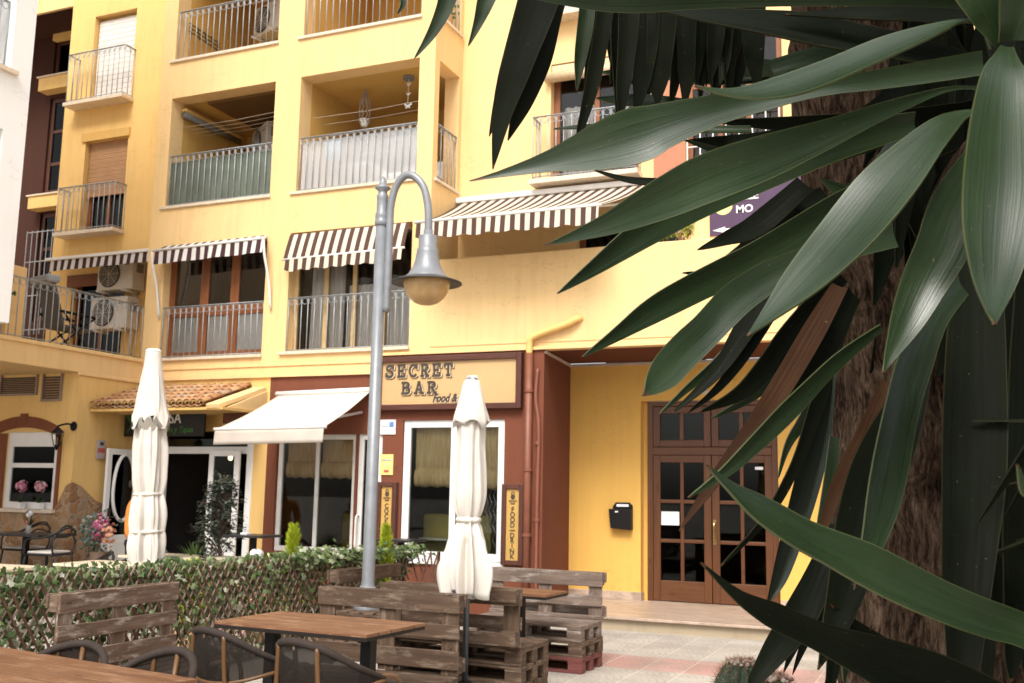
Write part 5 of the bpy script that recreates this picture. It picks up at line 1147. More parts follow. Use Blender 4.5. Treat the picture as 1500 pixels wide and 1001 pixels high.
def cafe_table(label, loc, Lx, Ly, h, top, leg, group, name='cafe_table'):
    t = thing(name, label, 'table', loc, R(3), group)
    MB().box((-Lx/2, -Ly/2, h-.03), (Lx/2, Ly/2, h)).build('table_top', top, t, bevel=.004)
    MB().box((-.035, -.035, .02), (.035, .035, h-.03)).build('leg', leg, t, bevel=.004); MB().box((-.22, -.22, 0), (.22, .22, .02)).build('foot', leg, t, bevel=.006); return t
cream_top = plain('cream_table_top', (.70, .60, .44), .35, var=.05)
cafe_table('dark square table with a flower vase by the stone base', (-11.78, 10.62, .27), 1.1, .7, .70, black_plastic, black_metal, 'restaurant tables')
cafe_table('cream table in front of the large closed parasol', (-8.95, 9.25, 0), .95, .7, .76, cream_top, black_metal, 'restaurant tables')
cafe_table('cream table behind the large closed parasol', (-9.15, 10.75, 0), 1.5, .7, .76, cream_top, black_metal, 'restaurant tables')
cafe_table('cream table cut by the left picture edge behind the ivy', (-9.6, 8.15, 0), 1.0, .7, .76, cream_top, black_metal, 'restaurant tables')
cafe_table('tall black bar table in front of the yellow pilaster', (-8.15, 10.85, 0), .55, .5, 1.06, black_plastic, black_metal, 'tall bar tables', 'bar_table')
cafe_table('tall black bar table behind the lamp post under the bar window', (-6.52, 11.75, 0), .52, .45, 1.03, black_plastic, black_metal, 'tall bar tables', 'bar_table')
tag(MB().box((-8.28, 10.75, 1.061), (-8.18, 10.85, 1.085)).build('napkin_stack', sticker_white, bevel=.004), 'small white napkin stack on the tall bar table', 'napkins')
# ------------------------------------------------------------------ small plants
def petals(mb, c, r, n, sz, rnd, squash=1):
    for k in range(n):
        d = V((rnd.gauss(0, 1), rnd.gauss(0, 1), rnd.gauss(0, 1))).normalized(); p = c+V((d.x*r, d.y*r, d.z*r*squash))*(rnd.random()**.4)
        u = d.orthogonal().normalized(); v = d.cross(u)
        mb.add([p+d*.004]+[p+u*(math.cos(a)*sz)+v*(math.sin(a)*sz)-d*sz*.25 for a in [2*PI*i/6 for i in range(6)]], [(0, i+1, (i+1) % 6+1) for i in range(6)])
def blades(mb, c, n, ln, wd, rnd, up=.8, droop=.5):
    for k in range(n):
        a = rnd.uniform(0, 6.28); out = V((math.cos(a), math.sin(a), 0)); s = V((-out.y, out.x, 0)); L = ln*rnd.uniform(.6, 1.05); tl = rnd.uniform(.15, 1)
        rows = []
        for i in range(7):
            t = i/6; p = c+out*(L*t*tl*.7)+V((0, 0, L*(up*t-droop*tl*t*t))); w_ = wd*math.sin(PI*min(1, .12+t*.88))**.8*(1 if t < 1 else 0)
            rows.append([p-s*w_, p+V((0, 0, -w_*.4)), p+s*w_])
        mb.grid(rows)
rnd = random.Random(4)
pink = leafy('pink_petals', [(0, (.60, .13, .26)), (.5, (.72, .30, .42)), (1, (.80, .58, .62))], .6, .3); green_leaf = leafy('dark_green_leaves', [(0, (.012, .03, .008)), (1, (.05, .10, .03))])
for lab, x, ppl in (('small pink orchid in white pot, left on the arched window sill', -12.80, pink), ('small paler pink orchid in white pot, right on the arched window sill', -12.42, leafy('pale_pink_petals', [(0, (.62, .22, .30)), (.5, (.78, .50, .54)), (1, (.82, .72, .70))], .6, .3))):
    t = thing('potted_orchid', lab, 'flower', group='orchids on the window sill'); c = V((x, 11.37, 1.276)); MB().box(c+V((-.06, -.05, 0)), c+V((.06, .05, .09))).build('pot', white_paint, t, bevel=.006)
    m = MB(); blades(m, c+V((0, 0, .08)), 26, .16, .016, rnd); m.build('leaves', green_leaf, t); m = MB(); petals(m, c+V((0, 0, .33)), .10, 70, .026, rnd, 1.0); m.build('blossom', ppl, t); settle(t, c)
t = thing('flower_vase', 'white lily in small glass vase on the dark table', 'flower'); c = V((-11.68, 10.55, .97)); MB().lathe([(0, 0), (.035, 0), (.03, .05), (.04, .11), (0, .11)], c, 14).build('vase', glassy('vase_glass', (.9, .95, .95), .6, .9, .3), t, smooth=True)
m = MB(); blades(m, c+V((.02, 0, .1)), 14, .22, .012, rnd); m.build('leaves', shrub_leaf, t); m = MB(); petals(m, c+V((0, 0, .27)), .045, 22, .035, rnd, 1.5); m.build('blossom', sticker_white, t); m = MB(); petals(m, c+V((-.02, 0, .15)), .03, 14, .03, rnd); m.build('blossom', leafy('coral_petals', [(0, (.6, .2, .15)), (1, (.75, .45, .35))]), t); settle(t, c)
t = thing('flower_bouquet', 'bouquet of pink and coral flowers with grey leaves beside the white door', 'flower'); c = V((-11.05, 11.2, .27)); MB().lathe([(0, 0), (.12, 0), (.16, .45), (0, .45)], c, 18).build('pot', plain('brown_pot', (.12, .07, .04), .7), t, smooth=True)
m = MB()
for k in range(260):
    p = c+V((-.08+rnd.gauss(0, .12), rnd.gauss(0, .1), .72+rnd.gauss(0, .14))); ivy_leaf(m, p, V((rnd.gauss(0, 1), -1, rnd.gauss(.3, .6))), rnd.uniform(.02, .045), rnd)
m.build('leaves', leafy('silver_leaves', [(0, (.04, .075, .055)), (.6, (.13, .19, .15)), (1, (.28, .33, .27))]), t)
m = MB(); petals(m, c+V((.06, -.05, .78)), .15, 90, .028, rnd, 1.5); m.build('blossom', leafy('magenta_petals', [(0, (.45, .06, .17)), (.4, (.62, .20, .36)), (.8, (.70, .42, .55)), (1, (.68, .12, .08))]), t)
m = MB(); petals(m, c+V((.2, -.03, .70)), .12, 50, .03, rnd, 1.9); m.build('blossom', leafy('peach_petals', [(0, (.55, .24, .14)), (1, (.75, .45, .30))]), t); settle(t, c)
def twig_tree(label, base, h, crown_r, crown_z, n, leafm, lsz, seed):
    r_ = random.Random(seed); t = thing('potted_tree', label, 'tree', base)
    MB().lathe([(0, 0), (.15, 0), (.20, .34), (.17, .34), (0, .31)], (0, 0, 0), 20).build('pot', plain('dark_pot', (.05, .035, .028), .6), t, smooth=True)
    tk = spline([(0, 0, .3), (.015, .01, h*.4), (-.02, 0, h*.62), (.02, 0, h*.9)], 12); m = MB().tube(tk, [.028-.016*i/12 for i in range(13)], 8); lf = MB()
    for k in range(n):
        z = crown_z[0]+(crown_z[1]-crown_z[0])*r_.random()**.9; s = (z-crown_z[0])/(crown_z[1]-crown_z[0]); rr = crown_r*(.30+.95*math.sin(PI*min(1, .12+s*.80)))*(1-.45*s)*r_.uniform(.55, 1.1); a = r_.uniform(0, 6.28)
        p0 = V((0, 0, z-.18)); p1 = V((rr*math.cos(a), rr*math.sin(a), z)); md = p0.lerp(p1, .55)+V((0, 0, .06)); tip = p1+V((0, 0, -.05))
        pts = spline([p0, md, p1, tip], 8); m.tube(pts, [.006-.0005*i for i in range(9)], 4)
        for i in range(3, 9):
            for q in range(3):
                p = V(pts[i])+V((r_.gauss(0, .02), r_.gauss(0, .02), r_.gauss(0, .02))); d = V((math.cos(a)+r_.gauss(0, .7), math.sin(a)+r_.gauss(0, .7), -.35+r_.gauss(0, .4))).normalized()*lsz; e = d.cross(V((0, 0, 1))).normalized()*lsz*.3
                lf.add([p, p+d*.5+e, p+d, p+d*.5-e], [(0, 1, 2, 3)])
    m.build('trunk', plain('ficus_bark', (.13, .09, .07), .8, var=.3, vs=20), t, smooth=True); lf.build('crown', leafm, t); return t
twig_tree('small potted tree with greyish green leaves beside the restaurant doorway', (-8.80, 11.0, 0), 1.9, .31, (.82, 1.84), 120, leafy('olive_grey_leaves', [(0, (.022, .034, .022)), (.5, (.05, .068, .045)), (.85, (.10, .12, .085)), (1, (.24, .26, .22))], .5, .25), .065, 9)
t = thing('potted_dracaena', 'spiky green plant in pot in front of the dark doorway', 'plant', (-9.30, 11.2, 0)); MB().lathe([(0, 0), (.12, 0), (.16, .45), (0, .45)], (0, 0, 0), 18).build('pot', plain('dark_planter', (.04, .03, .025), .6), t, smooth=True)
m = MB(); blades(m, V((0, 0, .45)), 60, .62, .018, rnd, .95, .35); m.build('leaves', leafy('dracaena_leaves', [(0, (.03, .08, .02)), (.6, (.09, .17, .04)), (1, (.22, .30, .09))]), t)
lime_m = leafy('lime_conifer', [(0, (.22, .30, .012)), (.5, (.42, .50, .02)), (1, (.62, .66, .06))], .6, .3)
def conifer(label, base, h, r0, seed):
    r_ = random.Random(seed); t = thing('lime_conifer', label, 'shrub', base, group='lime conifers behind the fence'); m = MB()
    for k in range(1500):
        z = r_.random()**.75; rr = r0*(1-z)**.8*(.78+.22*math.sin(z*13+seed)+.18*math.sin(z*29+seed*2))+.012; a = r_.uniform(0, 6.28); p = V((rr*math.cos(a)*r_.uniform(.6, 1.05), rr*math.sin(a)*r_.uniform(.6, 1.05), .3+z*(h-.3)))
        d = V((math.cos(a)*.6+r_.gauss(0, .3), math.sin(a)*.6+r_.gauss(0, .3), 1)).normalized()*r_.uniform(.03, .085); e = d.orthogonal().normalized()*.009; f_ = d.cross(e).normalized()*.009
        m.add([p-e, p+e, p+d], [(0, 1, 2)]).add([p-f_, p+f_, p+d*.9], [(0, 1, 2)])
    m.build('foliage', lime_m, t); MB().tube([(0, 0, .25), (0, 0, h*.8)], .015, 6).build('stem', pallet_wood, t)
    MB().lathe([(0, 0), (.13, 0), (.17, .32), (0, .32)], (0, 0, 0), 18).build('pot', terracotta, t, smooth=True); return t
conifer('cone shaped lime green conifer behind the ivy in front of bar glazing', (-6.82, 9.8, 0), 1.22, .22, 1)
conifer('lime green conifer mostly hidden behind the lamp post', (-6.26, 10.9, 0), 1.22, .16, 2)
conifer('yellowish conifer glimpsed through the lattice by the black chairs', (-6.75, 8.1, 0), .92, .15, 3)
t = thing('potted_flowers', 'white and pale yellow flowers beside the lime conifer', 'flower', (-7.0, 9.45, 0)); MB().lathe([(0, 0), (.1, 0), (.14, .6), (0, .6)], (0, 0, 0), 16).build('pot', terracotta, t, smooth=True)
m = MB(); petals(m, V((-.05, 0, .93)), .09, 40, .035, rnd, .6); m.build('blossom', sticker_white, t); m = MB(); petals(m, V((.1, 0, .90)), .05, 20, .04, rnd, 1); m.build('blossom', leafy('pale_yellow_petals', [(0, (.62, .55, .18)), (1, (.78, .74, .40))]), t); m = MB(); blades(m, V((0, 0, .6)), 40, .3, .016, rnd); m.build('leaves', shrub_leaf, t)
# ------------------------------------------------------------------ person by the door
pr = thing('person', 'person in orange shirt and dark trousers standing half hidden behind the large parasol', 'person', (-10.33, 11.1, 0), R(140))
bj = [(0, 0, .93, .10), (0, 0, 1.08, .11), (0, .01, 1.25, .125), (0, .01, 1.40, .10), (0, .0, 1.47, .055), (0, -.01, 1.53, .055), (0, -.02, 1.60, .085), (0, -.02, 1.68, .075)]
be = [(0, 1), (1, 2), (2, 3), (3, 4), (4, 5), (5, 6), (6, 7)]
for s in (-1, 1):
    b = len(bj)
    bj += [(s*.17, 0, 1.40, .055), (s*.215, .02, 1.26, .045), (s*.235, .03, 1.13, .040), (s*.215, -.10, 1.06, .034), (s*.18, -.20, 1.03, .026), (s*.17, -.25, 1.02, .028), (s*.165, -.29, 1.005, .02)]
    be += [(3, b), (b, b+1), (b+1, b+2), (b+2, b+3), (b+3, b+4), (b+4, b+5), (b+5, b+6)]
    k = len(bj)
    for q, (fx_, fy, fz, fr) in enumerate([(-.022, -.345, .99, .008), (-.008, -.36, .985, .009), (.008, -.355, .985, .009), (.022, -.34, .985, .008)]): bj.append((s*.165+fx_, fy, fz, fr)); be.append((b+6, k+q))
    bj.append((s*.14, -.28, 1.03, .009)); be.append((b+5, k+4))
    g = len(bj); bj += [(s*.095, 0, .86, .085), (s*.10, -.005, .66, .072), (s*.10, -.01, .48, .055), (s*.10, .01, .30, .05), (s*.10, .02, .09, .035), (s*.105, -.06, .04, .04), (s*.11, -.14, .03, .03)]
    be += [(0, g), (g, g+1), (g+1, g+2), (g+2, g+3), (g+3, g+4), (g+4, g+5), (g+5, g+6)]
skinned('body', bj, be, skin_m, pr)
sj = [(0, 0, .90, .135), (0, 0, 1.08, .135), (0, .01, 1.26, .15), (0, .01, 1.39, .115), (0, .0, 1.455, .07)]; se = [(0, 1), (1, 2), (2, 3), (3, 4)]
for s in (-1, 1):
    b = len(sj); sj += [(s*.175, 0, 1.40, .075), (s*.225, .02, 1.26, .064), (s*.245, .03, 1.13, .058), (s*.222, -.09, 1.065, .052), (s*.19, -.165, 1.04, .045)]; se += [(3, b), (b, b+1), (b+1, b+2), (b+2, b+3), (b+3, b+4)]
skinned('shirt', sj, se, orange_shirt, pr)
tj = [(0, 0, .95, .125)]; te = []
for s in (-1, 1):
    g = len(tj); tj += [(s*.095, 0, .86, .105), (s*.10, -.005, .66, .09), (s*.10, -.01, .48, .072), (s*.10, .01, .30, .066), (s*.10, .015, .08, .06)]; te += [(0, g), (g, g+1), (g+1, g+2), (g+2, g+3), (g+3, g+4)]
skinned('trousers', tj, te, navy, pr)
skinned('hair', [(0, .02, 1.72, .075), (0, .05, 1.66, .075), (0, .06, 1.60, .06)], [(0, 1), (1, 2)], hair_m, pr)
for s in (-1, 1): MB().lathe([(0, -.012), (.010, -.006), (.012, 0), (.010, .006), (0, .012)], (s*.032, -.096, 1.635), 10).build('eye', black_plastic, pr, smooth=True)
MB().lathe([(0, -.02), (.014, -.015), (.010, .01), (0, .03)], (0, -.106, 1.60), 8).build('nose', skin_m, pr, smooth=True)
for s in (-1, 1): MB().box((s*.11-.018 if s > 0 else -.148, -.13, 0), (s*.11+.038 if s > 0 else -.092, .06, .055)).build('shoe', black_plastic, pr, bevel=.02)
# ------------------------------------------------------------------ yucca tree, planter bed and cacti
def yucca_leaf_mat(name, dark, mid, pale, edge, rough=.33, spec=.55, tips=True):
    m, t, b = nodes_of(name); uv = N(t, 'TexCoord').outputs['UV']; o = N(t, 'TexCoord').outputs['Object']
    st = noise(t, mapping(t, uv, (26, 1.1, 1)), 1.0, 5, .6); big = noise(t, o, 5, 4)
    f = mth(t, 'ADD', mth(t, 'MULTIPLY', st, .5), mth(t, 'MULTIPLY', big, .5))
    c = ramp(t, f, [(.3, dark), (.52, mid), (.72, pale)])
    sp = N(t, 'SeparateXYZ'); t.links.new(uv, sp.inputs[0])
    e = mth(t, 'GREATER_THAN', mth(t, 'ABSOLUTE', mth(t, 'SUBTRACT', sp.outputs[0], .5)), .482)
    c = mixc(t, mth(t, 'MULTIPLY', e, .85), c, edge)
    tip = mth(t, 'GREATER_THAN', mth(t, 'ADD', sp.outputs[1], mth(t, 'MULTIPLY', mth(t, 'SUBTRACT', big, .5), .05)), .972); c = mixc(t, mth(t, 'MULTIPLY', tip, .9 if tips else 0.0), c, (.075, .040, .018))
    spots = noise(t, o, 160, 2, .5); c = mixc(t, mth(t, 'MULTIPLY', mth(t, 'GREATER_THAN', spots, .745), .28), c, (.30, .27, .16))
    t.links.new(c, b.inputs['Base Color']); b.inputs['Specular IOR Level'].default_value = spec
    t.links.new(ramp(t, noise(t, mapping(t, uv, (9, 2.0, 1)), 1.0, 4), [(.3, (rough*.75,)*3), (.7, (rough*1.45,)*3)]), b.inputs['Roughness'])
    bump(t, b, mth(t, 'ADD', st, mth(t, 'MULTIPLY', big, .8)), .13, .004)
    out = t.nodes['Material Output']; tr = N(t, 'BsdfTranslucent'); tr.inputs[0].default_value = (*sc(pale, 1.2), 1)
    mx = N(t, 'MixShader'); mx.inputs[0].default_value = .10
    t.links.new(b.outputs[0], mx.inputs[1]); t.links.new(tr.outputs[0], mx.inputs[2]); t.links.new(mx.outputs[0], out.inputs[0]); return m
leaf_g = yucca_leaf_mat('yucca_leaf', (.010, .019, .0065), (.019, .036, .0125), (.034, .058, .022), (.075, .09, .03), .30, .6)
leaf_shaded = yucca_leaf_mat('shaded_yucca_leaf', (.003, .0045, .002), (.0065, .009, .004), (.012, .0155, .007), (.03, .028, .012), .55, .12)  # near-black copy of the leaf, deep shade put into its colour
leaf_dead = yucca_leaf_mat('dead_yucca_leaf', (.016, .0065, .003), (.045, .019, .008), (.10, .050, .022), (.06, .03, .013), .75, .15)
leaf_crown = yucca_leaf_mat('shaded_crown_leaf', (.005, .0075, .0035), (.010, .014, .006), (.018, .023, .010), (.02, .02, .01), .6, .12, False)  # crown copy, darkened the same way to carry the shade
def bark_mat():
    m, t, b = nodes_of('yucca_bark'); o = N(t, 'TexCoord').outputs['Object']
    wv = N(t, 'VectorMath', operation='MULTIPLY_ADD'); nz = N(t, 'TexNoise'); nz.inputs['Scale'].default_value = 7; t.links.new(o, nz.inputs['Vector'])
    wv.inputs[1].default_value = (.05, .05, .12); t.links.new(nz.outputs['Color'], wv.inputs[0]); t.links.new(o, wv.inputs[2])
    a = noise(t, mapping(t, wv.outputs[0], (1, 1, .17)), 85, 10, .75); p = noise(t, mapping(t, wv.outputs[0], (1, 1, .35)), 22, 8, .68)
    h = mth(t, 'ADD', mth(t, 'MULTIPLY', a, .65), mth(t, 'MULTIPLY', p, .35))
    c = ramp(t, h, [(.41, (.014, .008, .005)), (.475, (.085, .050, .031)), (.545, (.20, .128, .084)), (.64, (.38, .28, .205))])
    t.links.new(c, b.inputs['Base Color']); b.inputs['Roughness'].default_value = .92; b.inputs['Specular IOR Level'].default_value = .15
    bump(t, b, h, 1.0, .05); return m
tree = thing('yucca_tree', 'large yucca tree with rough trunk and long sword shaped leaves filling right side', 'tree', (0, 0, 0))
tb = V((-.07, 3.20, .0)); rt = random.Random(5)
axis = spline([(-.04, 3.22, .3), (-.055, 3.21, .9), (-.10, 3.16, 1.5), (-.15, 3.10, 2.1), (-.185, 3.04, 2.7), (-.20, 3.0, 3.3), (-.17, 2.98, 4.0)], 90)
rad = spline([(.36,), (.285,), (.225,), (.20,), (.19,), (.185,), (.17,)], 90); m = MB(); rows = []
from mathutils import noise as mn
for i in range(91):
    row = []
    for k in range(73):
        a = 2*PI*(k % 72)/72; c = V(axis[i]); d = V((math.cos(a), math.sin(a), 0)); q = c+d*rad[i][0]
        n_ = mn.fractal(V((q.x*9, q.y*9, q.z*3.2)), .9, 2.0, 4)*.030+mn.noise(V((q.x*30, q.y*30, q.z*9)))*.010+mn.noise(V((q.x*3, q.y*3, q.z*2.2)))*.025
        row.append(q+d*n_)
    rows.append(row)
m.grid(rows).build('trunk', bark_mat(), tree, smooth=True)
limb = spline([(-.05, 3.0, 2.2), (.12, 2.3, 2.35), (.30, 1.75, 2.25), (.43, 1.42, 2.18)], 30); MB().tube(limb, [.10-.045*i/30 for i in range(31)], 14).build('limb', bpy.data.materials['yucca_bark'], tree, smooth=True)
def blade(C, W, Wd, fold=.22, thick=.0016, nl=34, tipcurl=0):
    """closed blade: C centre points, W half widths, Wd unit width directions (all splined)"""
    C = [V(c) for c in spline(C, nl)]; W = [max(.0008, w_[0]) for w_ in spline([(w_,) for w_ in W], nl)]; Wd = [V(d).normalized() for d in spline(Wd, nl)]
    mb = MB(); top = []; bot = []; prof = [-1, -.93, -.62, -.3, 0, .3, .62, .93, 1]
    for i in range(nl+1):
        tg = (C[min(i+1, nl)]-C[max(i-1, 0)]).normalized(); wd = (Wd[i]-tg*Wd[i].dot(tg)).normalized(); nm = wd.cross(tg)
        if nm.dot(EYE-C[i]) < 0: nm = -nm
        und = math.sin(i*.55+C[0].x*40)*.05*W[i]
        top.append([C[i]+wd*(p*W[i])+nm*(fold*W[i]*(abs(p)**1.4-.5)+und*p+thick) for p in prof])
        bot.append([C[i]+wd*(p*W[i])+nm*(fold*W[i]*(abs(p)**1.4-.5)+und*p-thick) for p in prof])
    uvf = lambda a, b: ((prof[b]+1)/2, a/nl)
    mb.grid(top, uvf); mb.grid([r[::-1] for r in bot], uvf)
    mb.grid([[t_[0], b_[0]] for t_, b_ in zip(top, bot)], lambda a, b: (0, a/nl)); mb.grid([[b_[-1], t_[-1]] for t_, b_ in zip(top, bot)], lambda a, b: (1, a/nl))
    return mb
def view_leaf(edgeA, edgeB, d0, d1, mat=None, tilt=.15, fold=.2, name='leaf', dmid=None):
    """leaf given by its two outlines (photo coordinates, base to tip), base d0 and tip d1 metres deep"""
    n = 14; A = spline(edgeA, n); B = spline(edgeB, n); C = []; W = []; D_ = []
    for i in range(n+1):
        s = i/n; d = d0+(d1-d0)*s
        if dmid: d += (dmid-(d0+d1)/2)*math.sin(PI*s)
        a, b = at(*A[i], d), at(*B[i], d); C.append((a+b)/2); w_ = b-a; wl = w_.length
        wd = (w_.normalized() if wl > 1e-5 else RGT)+FWD*tilt; W.append(wl/2); D_.append(wd)
    for i in range(n+1):
        if W[i] < 1e-4: D_[i] = D_[max(0, i-1)] if i else D_[1]
    W[-1] = .0006
    return blade(C, W, D_, fold).build(name, mat or leaf_g, tree, smooth=True)
def view_strip(pts, hw, d0, d1, mat=None, tilt=.15, fold=.25):
    """leaf given by centre line and half width profile in photo pixels"""
    n = 14; P = spline(pts, n); H = spline([(h,) for h in hw], n); C = []; W = []; D_ = []
    for i in range(n+1):
        d = d0+(d1-d0)*i/n; a = P[max(0, i-1)]; b = P[min(n, i+1)]; tx, ty = b[0]-a[0], b[1]-a[1]; l = math.hypot(tx, ty) or 1
        C.append(at(*P[i], d)); W.append(max(.4, H[i][0])*d/1500); D_.append((RGT*(-ty/l)-UPV*(tx/l))+FWD*tilt)
    W[-1] = .0006
    return blade(C, W, D_, fold).build('leaf', mat or leaf_g, tree, smooth=True)
# leaves of the near head, base near the right edge about 1.4 m from the eye
view_leaf([(1462, 62), (1446, 34), (1408, 27), (1360, 31), (1276, 50), (1192, 80), (1110, 112), (1060, 124), (1018, 126)], [(1440, 72), (1428, 42), (1409, 36), (1380, 56), (1318, 92), (1248, 130), (1164, 155), (1080, 153), (1018, 127)], 1.42, 1.30, tilt=-1.15, fold=.16)
view_leaf([(1440, 75), (1300, 100), (1180, 122), (1100, 135), (1032, 144), (948, 165), (875, 187), (780, 233), (688, 265)], [(1440, 110), (1300, 130), (1200, 140), (1130, 157), (1060, 180), (1004, 202), (948, 225), (800, 249), (688, 266)], 1.55, 1.42, tilt=.05)
view_leaf([(1440, 128), (1395, 126), (1300, 148), (1200, 178), (1100, 205), (1010, 236), (940, 275), (870, 322), (798, 359)], [(1440, 136), (1395, 132), (1300, 172), (1220, 216), (1140, 256), (1060, 286), (980, 317), (890, 343), (798, 360)], 1.42, 1.24, tilt=.25)
view_leaf([(1425, 160), (1395, 160), (1360, 170), (1320, 195), (1275, 235), (1232, 295), (1180, 368), (1130, 442), (1094, 493)], [(1425, 168), (1405, 185), (1385, 215), (1355, 260), (1315, 318), (1250, 392), (1190, 440), (1135, 472), (1094, 494)], 1.38, 1.16, tilt=-1.2, fold=.12)
view_leaf([(1430, 200), (1400, 240), (1375, 282), (1352, 338), (1330, 390), (1312, 450), (1300, 505), (1293, 546)], [(1460, 215), (1440, 300), (1420, 350), (1405, 392), (1378, 435), (1345, 486), (1315, 522), (1293, 547)], 1.36, 1.22, tilt=-.3, fold=.18)
view_leaf([(1466, 70), (1456, 86), (1436, 118), (1417, 190), (1410, 270), (1411, 350), (1422, 410), (1440, 450), (1456, 476)], [(1484, 70), (1491, 86), (1508, 118), (1520, 190), (1522, 260), (1508, 330), (1490, 395), (1472, 445), (1457, 477)], 1.34, 1.06, tilt=.1, fold=.16)
view_strip([(1480, 60), (1500, -20), (1530, -120), (1560, -200)], [20, 40, 40, 2], 1.38, 1.3, tilt=.3)
view_strip([(1475, 60), (1455, 10), (1410, -60), (1340, -140)], [18, 36, 36, 2], 1.40, 1.35, tilt=-.3)
# second row, darker, behind the first
view_strip([(1340, 180), (1200, 215), (1050, 275), (950, 335), (870, 392), (817, 430)], [16, 30, 33, 24, 12, 1], 1.75, 1.55, tilt=-.4)
view_strip([(1340, 250), (1240, 300), (1120, 372), (1040, 410), (960, 452), (900, 492), (853, 523)], [14, 26, 26, 24, 20, 10, 1], 1.80, 1.6, tilt=-.35)
view_strip([(1280, 330), (1180, 352), (1090, 385), (1010, 432), (930, 480), (880, 510)], [12, 22, 20, 12, 6, 1], 1.86, 1.68, leaf_shaded, tilt=-.5)
view_leaf([(1300, 330), (1220, 352), (1158, 372), (1100, 398), (1050, 432), (1018, 466), (976, 505), (950, 538), (941, 578)], [(1320, 360), (1240, 380), (1190, 396), (1141, 420), (1098, 452), (1062, 490), (1022, 530), (985, 568), (942, 582)], 1.75, 1.5, tilt=.1)
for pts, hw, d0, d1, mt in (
    ([(1180, 330), (1110, 450), (1050, 545), (984, 606)], [16, 18, 10, 1], 1.95, 1.9, leaf_shaded), ([(1190, 335), (1120, 470), (1060, 560), (1008, 605)], [12, 12, 7, 1], 1.97, 1.92, leaf_shaded), ([(1130, 430), (1060, 520), (1000, 575), (966, 607)], [9, 9, 5, 1], 1.99, 1.9, leaf_g),
    ([(1230, 400), (1150, 500), (1090, 570), (1024, 604)], [18, 22, 14, 1], 1.9, 1.82, leaf_shaded), ([(1235, 420), (1160, 520), (1100, 580), (1042, 613)], [14, 16, 9, 1], 1.93, 1.85, leaf_g), ([(1190, 390), (1140, 440), (1105, 470), (1077, 496)], [9, 13, 8, 1], 2.0, 1.95, leaf_g),
    ([(1220, 400), (1180, 450), (1150, 500)], [10, 10, 1], 2.0, 1.96, leaf_g), ([(1180, 270), (1110, 330), (1060, 352), (1022, 366)], [16, 18, 10, 1], 2.0, 1.9, leaf_shaded), ([(1210, 285), (1130, 330), (1060, 395), (1000, 400)], [14, 16, 8, 1], 2.05, 1.95, leaf_shaded), ([(1170, 300), (1080, 370), (1020, 420), (1000, 440)], [8, 8, 5, 1], 2.06, 1.98, leaf_g),
    ([(1290, 480), (1225, 530), (1165, 590), (1110, 645), (1060, 692), (1008, 729)], [6, 13, 17, 16, 9, 1], 1.62, 1.5, leaf_g), ([(1230, 420), (1190, 490), (1150, 558), (1110, 620), (1070, 672), (1030, 728), (995, 778)], [12, 17, 17, 15, 11, 7, 1], 1.72, 1.6, leaf_dead), ([(1250, 430), (1205, 510), (1160, 580), (1110, 660)], [16, 24, 16, 2], 1.78, 1.7, leaf_shaded),
    ([(1235, 480), (1200, 580), (1165, 680), (1120, 760), (1055, 830)], [8, 13, 10, 7, 1], 2.0, 1.9, leaf_shaded), ([(1230, 470), (1190, 590), (1155, 650), (1140, 700)], [12, 12, 6, 1], 2.02, 1.95, leaf_g), ([(1215, 470), (1202, 600), (1180, 700), (1150, 800), (1122, 893)], [9, 14, 14, 9, 1], 2.05, 1.95, leaf_shaded), ([(1218, 520), (1206, 640), (1186, 730), (1150, 840), (1128, 880)], [8, 11, 10, 7, 1], 2.08, 2.0, leaf_g),
    ([(1225, 770), (1202, 840), (1170, 905), (1135, 955), (1095, 1012)], [10, 20, 24, 19, 6], 1.95, 1.75, leaf_shaded), ([(1222, 640), (1208, 760), (1195, 850), (1172, 905)], [8, 12, 12, 1], 1.99, 1.9, leaf_g), ([(1240, 760), (1200, 860), (1170, 930), (1148, 985)], [12, 14, 9, 1], 2.0, 1.9, leaf_shaded), ([(1250, 780), (1215, 870), (1180, 940), (1161, 988)], [8, 9, 6, 1], 2.03, 1.95, leaf_shaded),
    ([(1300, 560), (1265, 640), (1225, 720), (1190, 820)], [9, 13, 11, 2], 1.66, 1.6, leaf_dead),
    ([(1232, 900), (1222, 960), (1215, 1010)], [16, 12, 8], 1.7, 1.65, leaf_shaded), ([(1246, 900), (1238, 970), (1236, 1000)], [9, 7, 1], 1.72, 1.7, leaf_g)):
    view_strip(pts, hw, d0, d1, mt, tilt=random.choice((-.5, -.3, .3, .5)))
view_leaf([(1395, 400), (1345, 440), (1318, 500), (1298, 560), (1281, 620), (1265, 720), (1256, 800), (1251, 864)], [(1420, 430), (1392, 470), (1370, 530), (1352, 585), (1338, 660), (1318, 745), (1288, 815), (1252, 865)], 1.60, 1.34, tilt=.3, fold=.25)
view_leaf([(1340, 540), (1300, 590), (1262, 660), (1238, 740), (1224, 830), (1210, 910), (1198, 980)], [(1360, 560), (1338, 640), (1306, 730), (1282, 800), (1256, 880), (1228, 940), (1199, 982)], 1.68, 1.45, leaf_shaded, tilt=-.3, fold=.25)
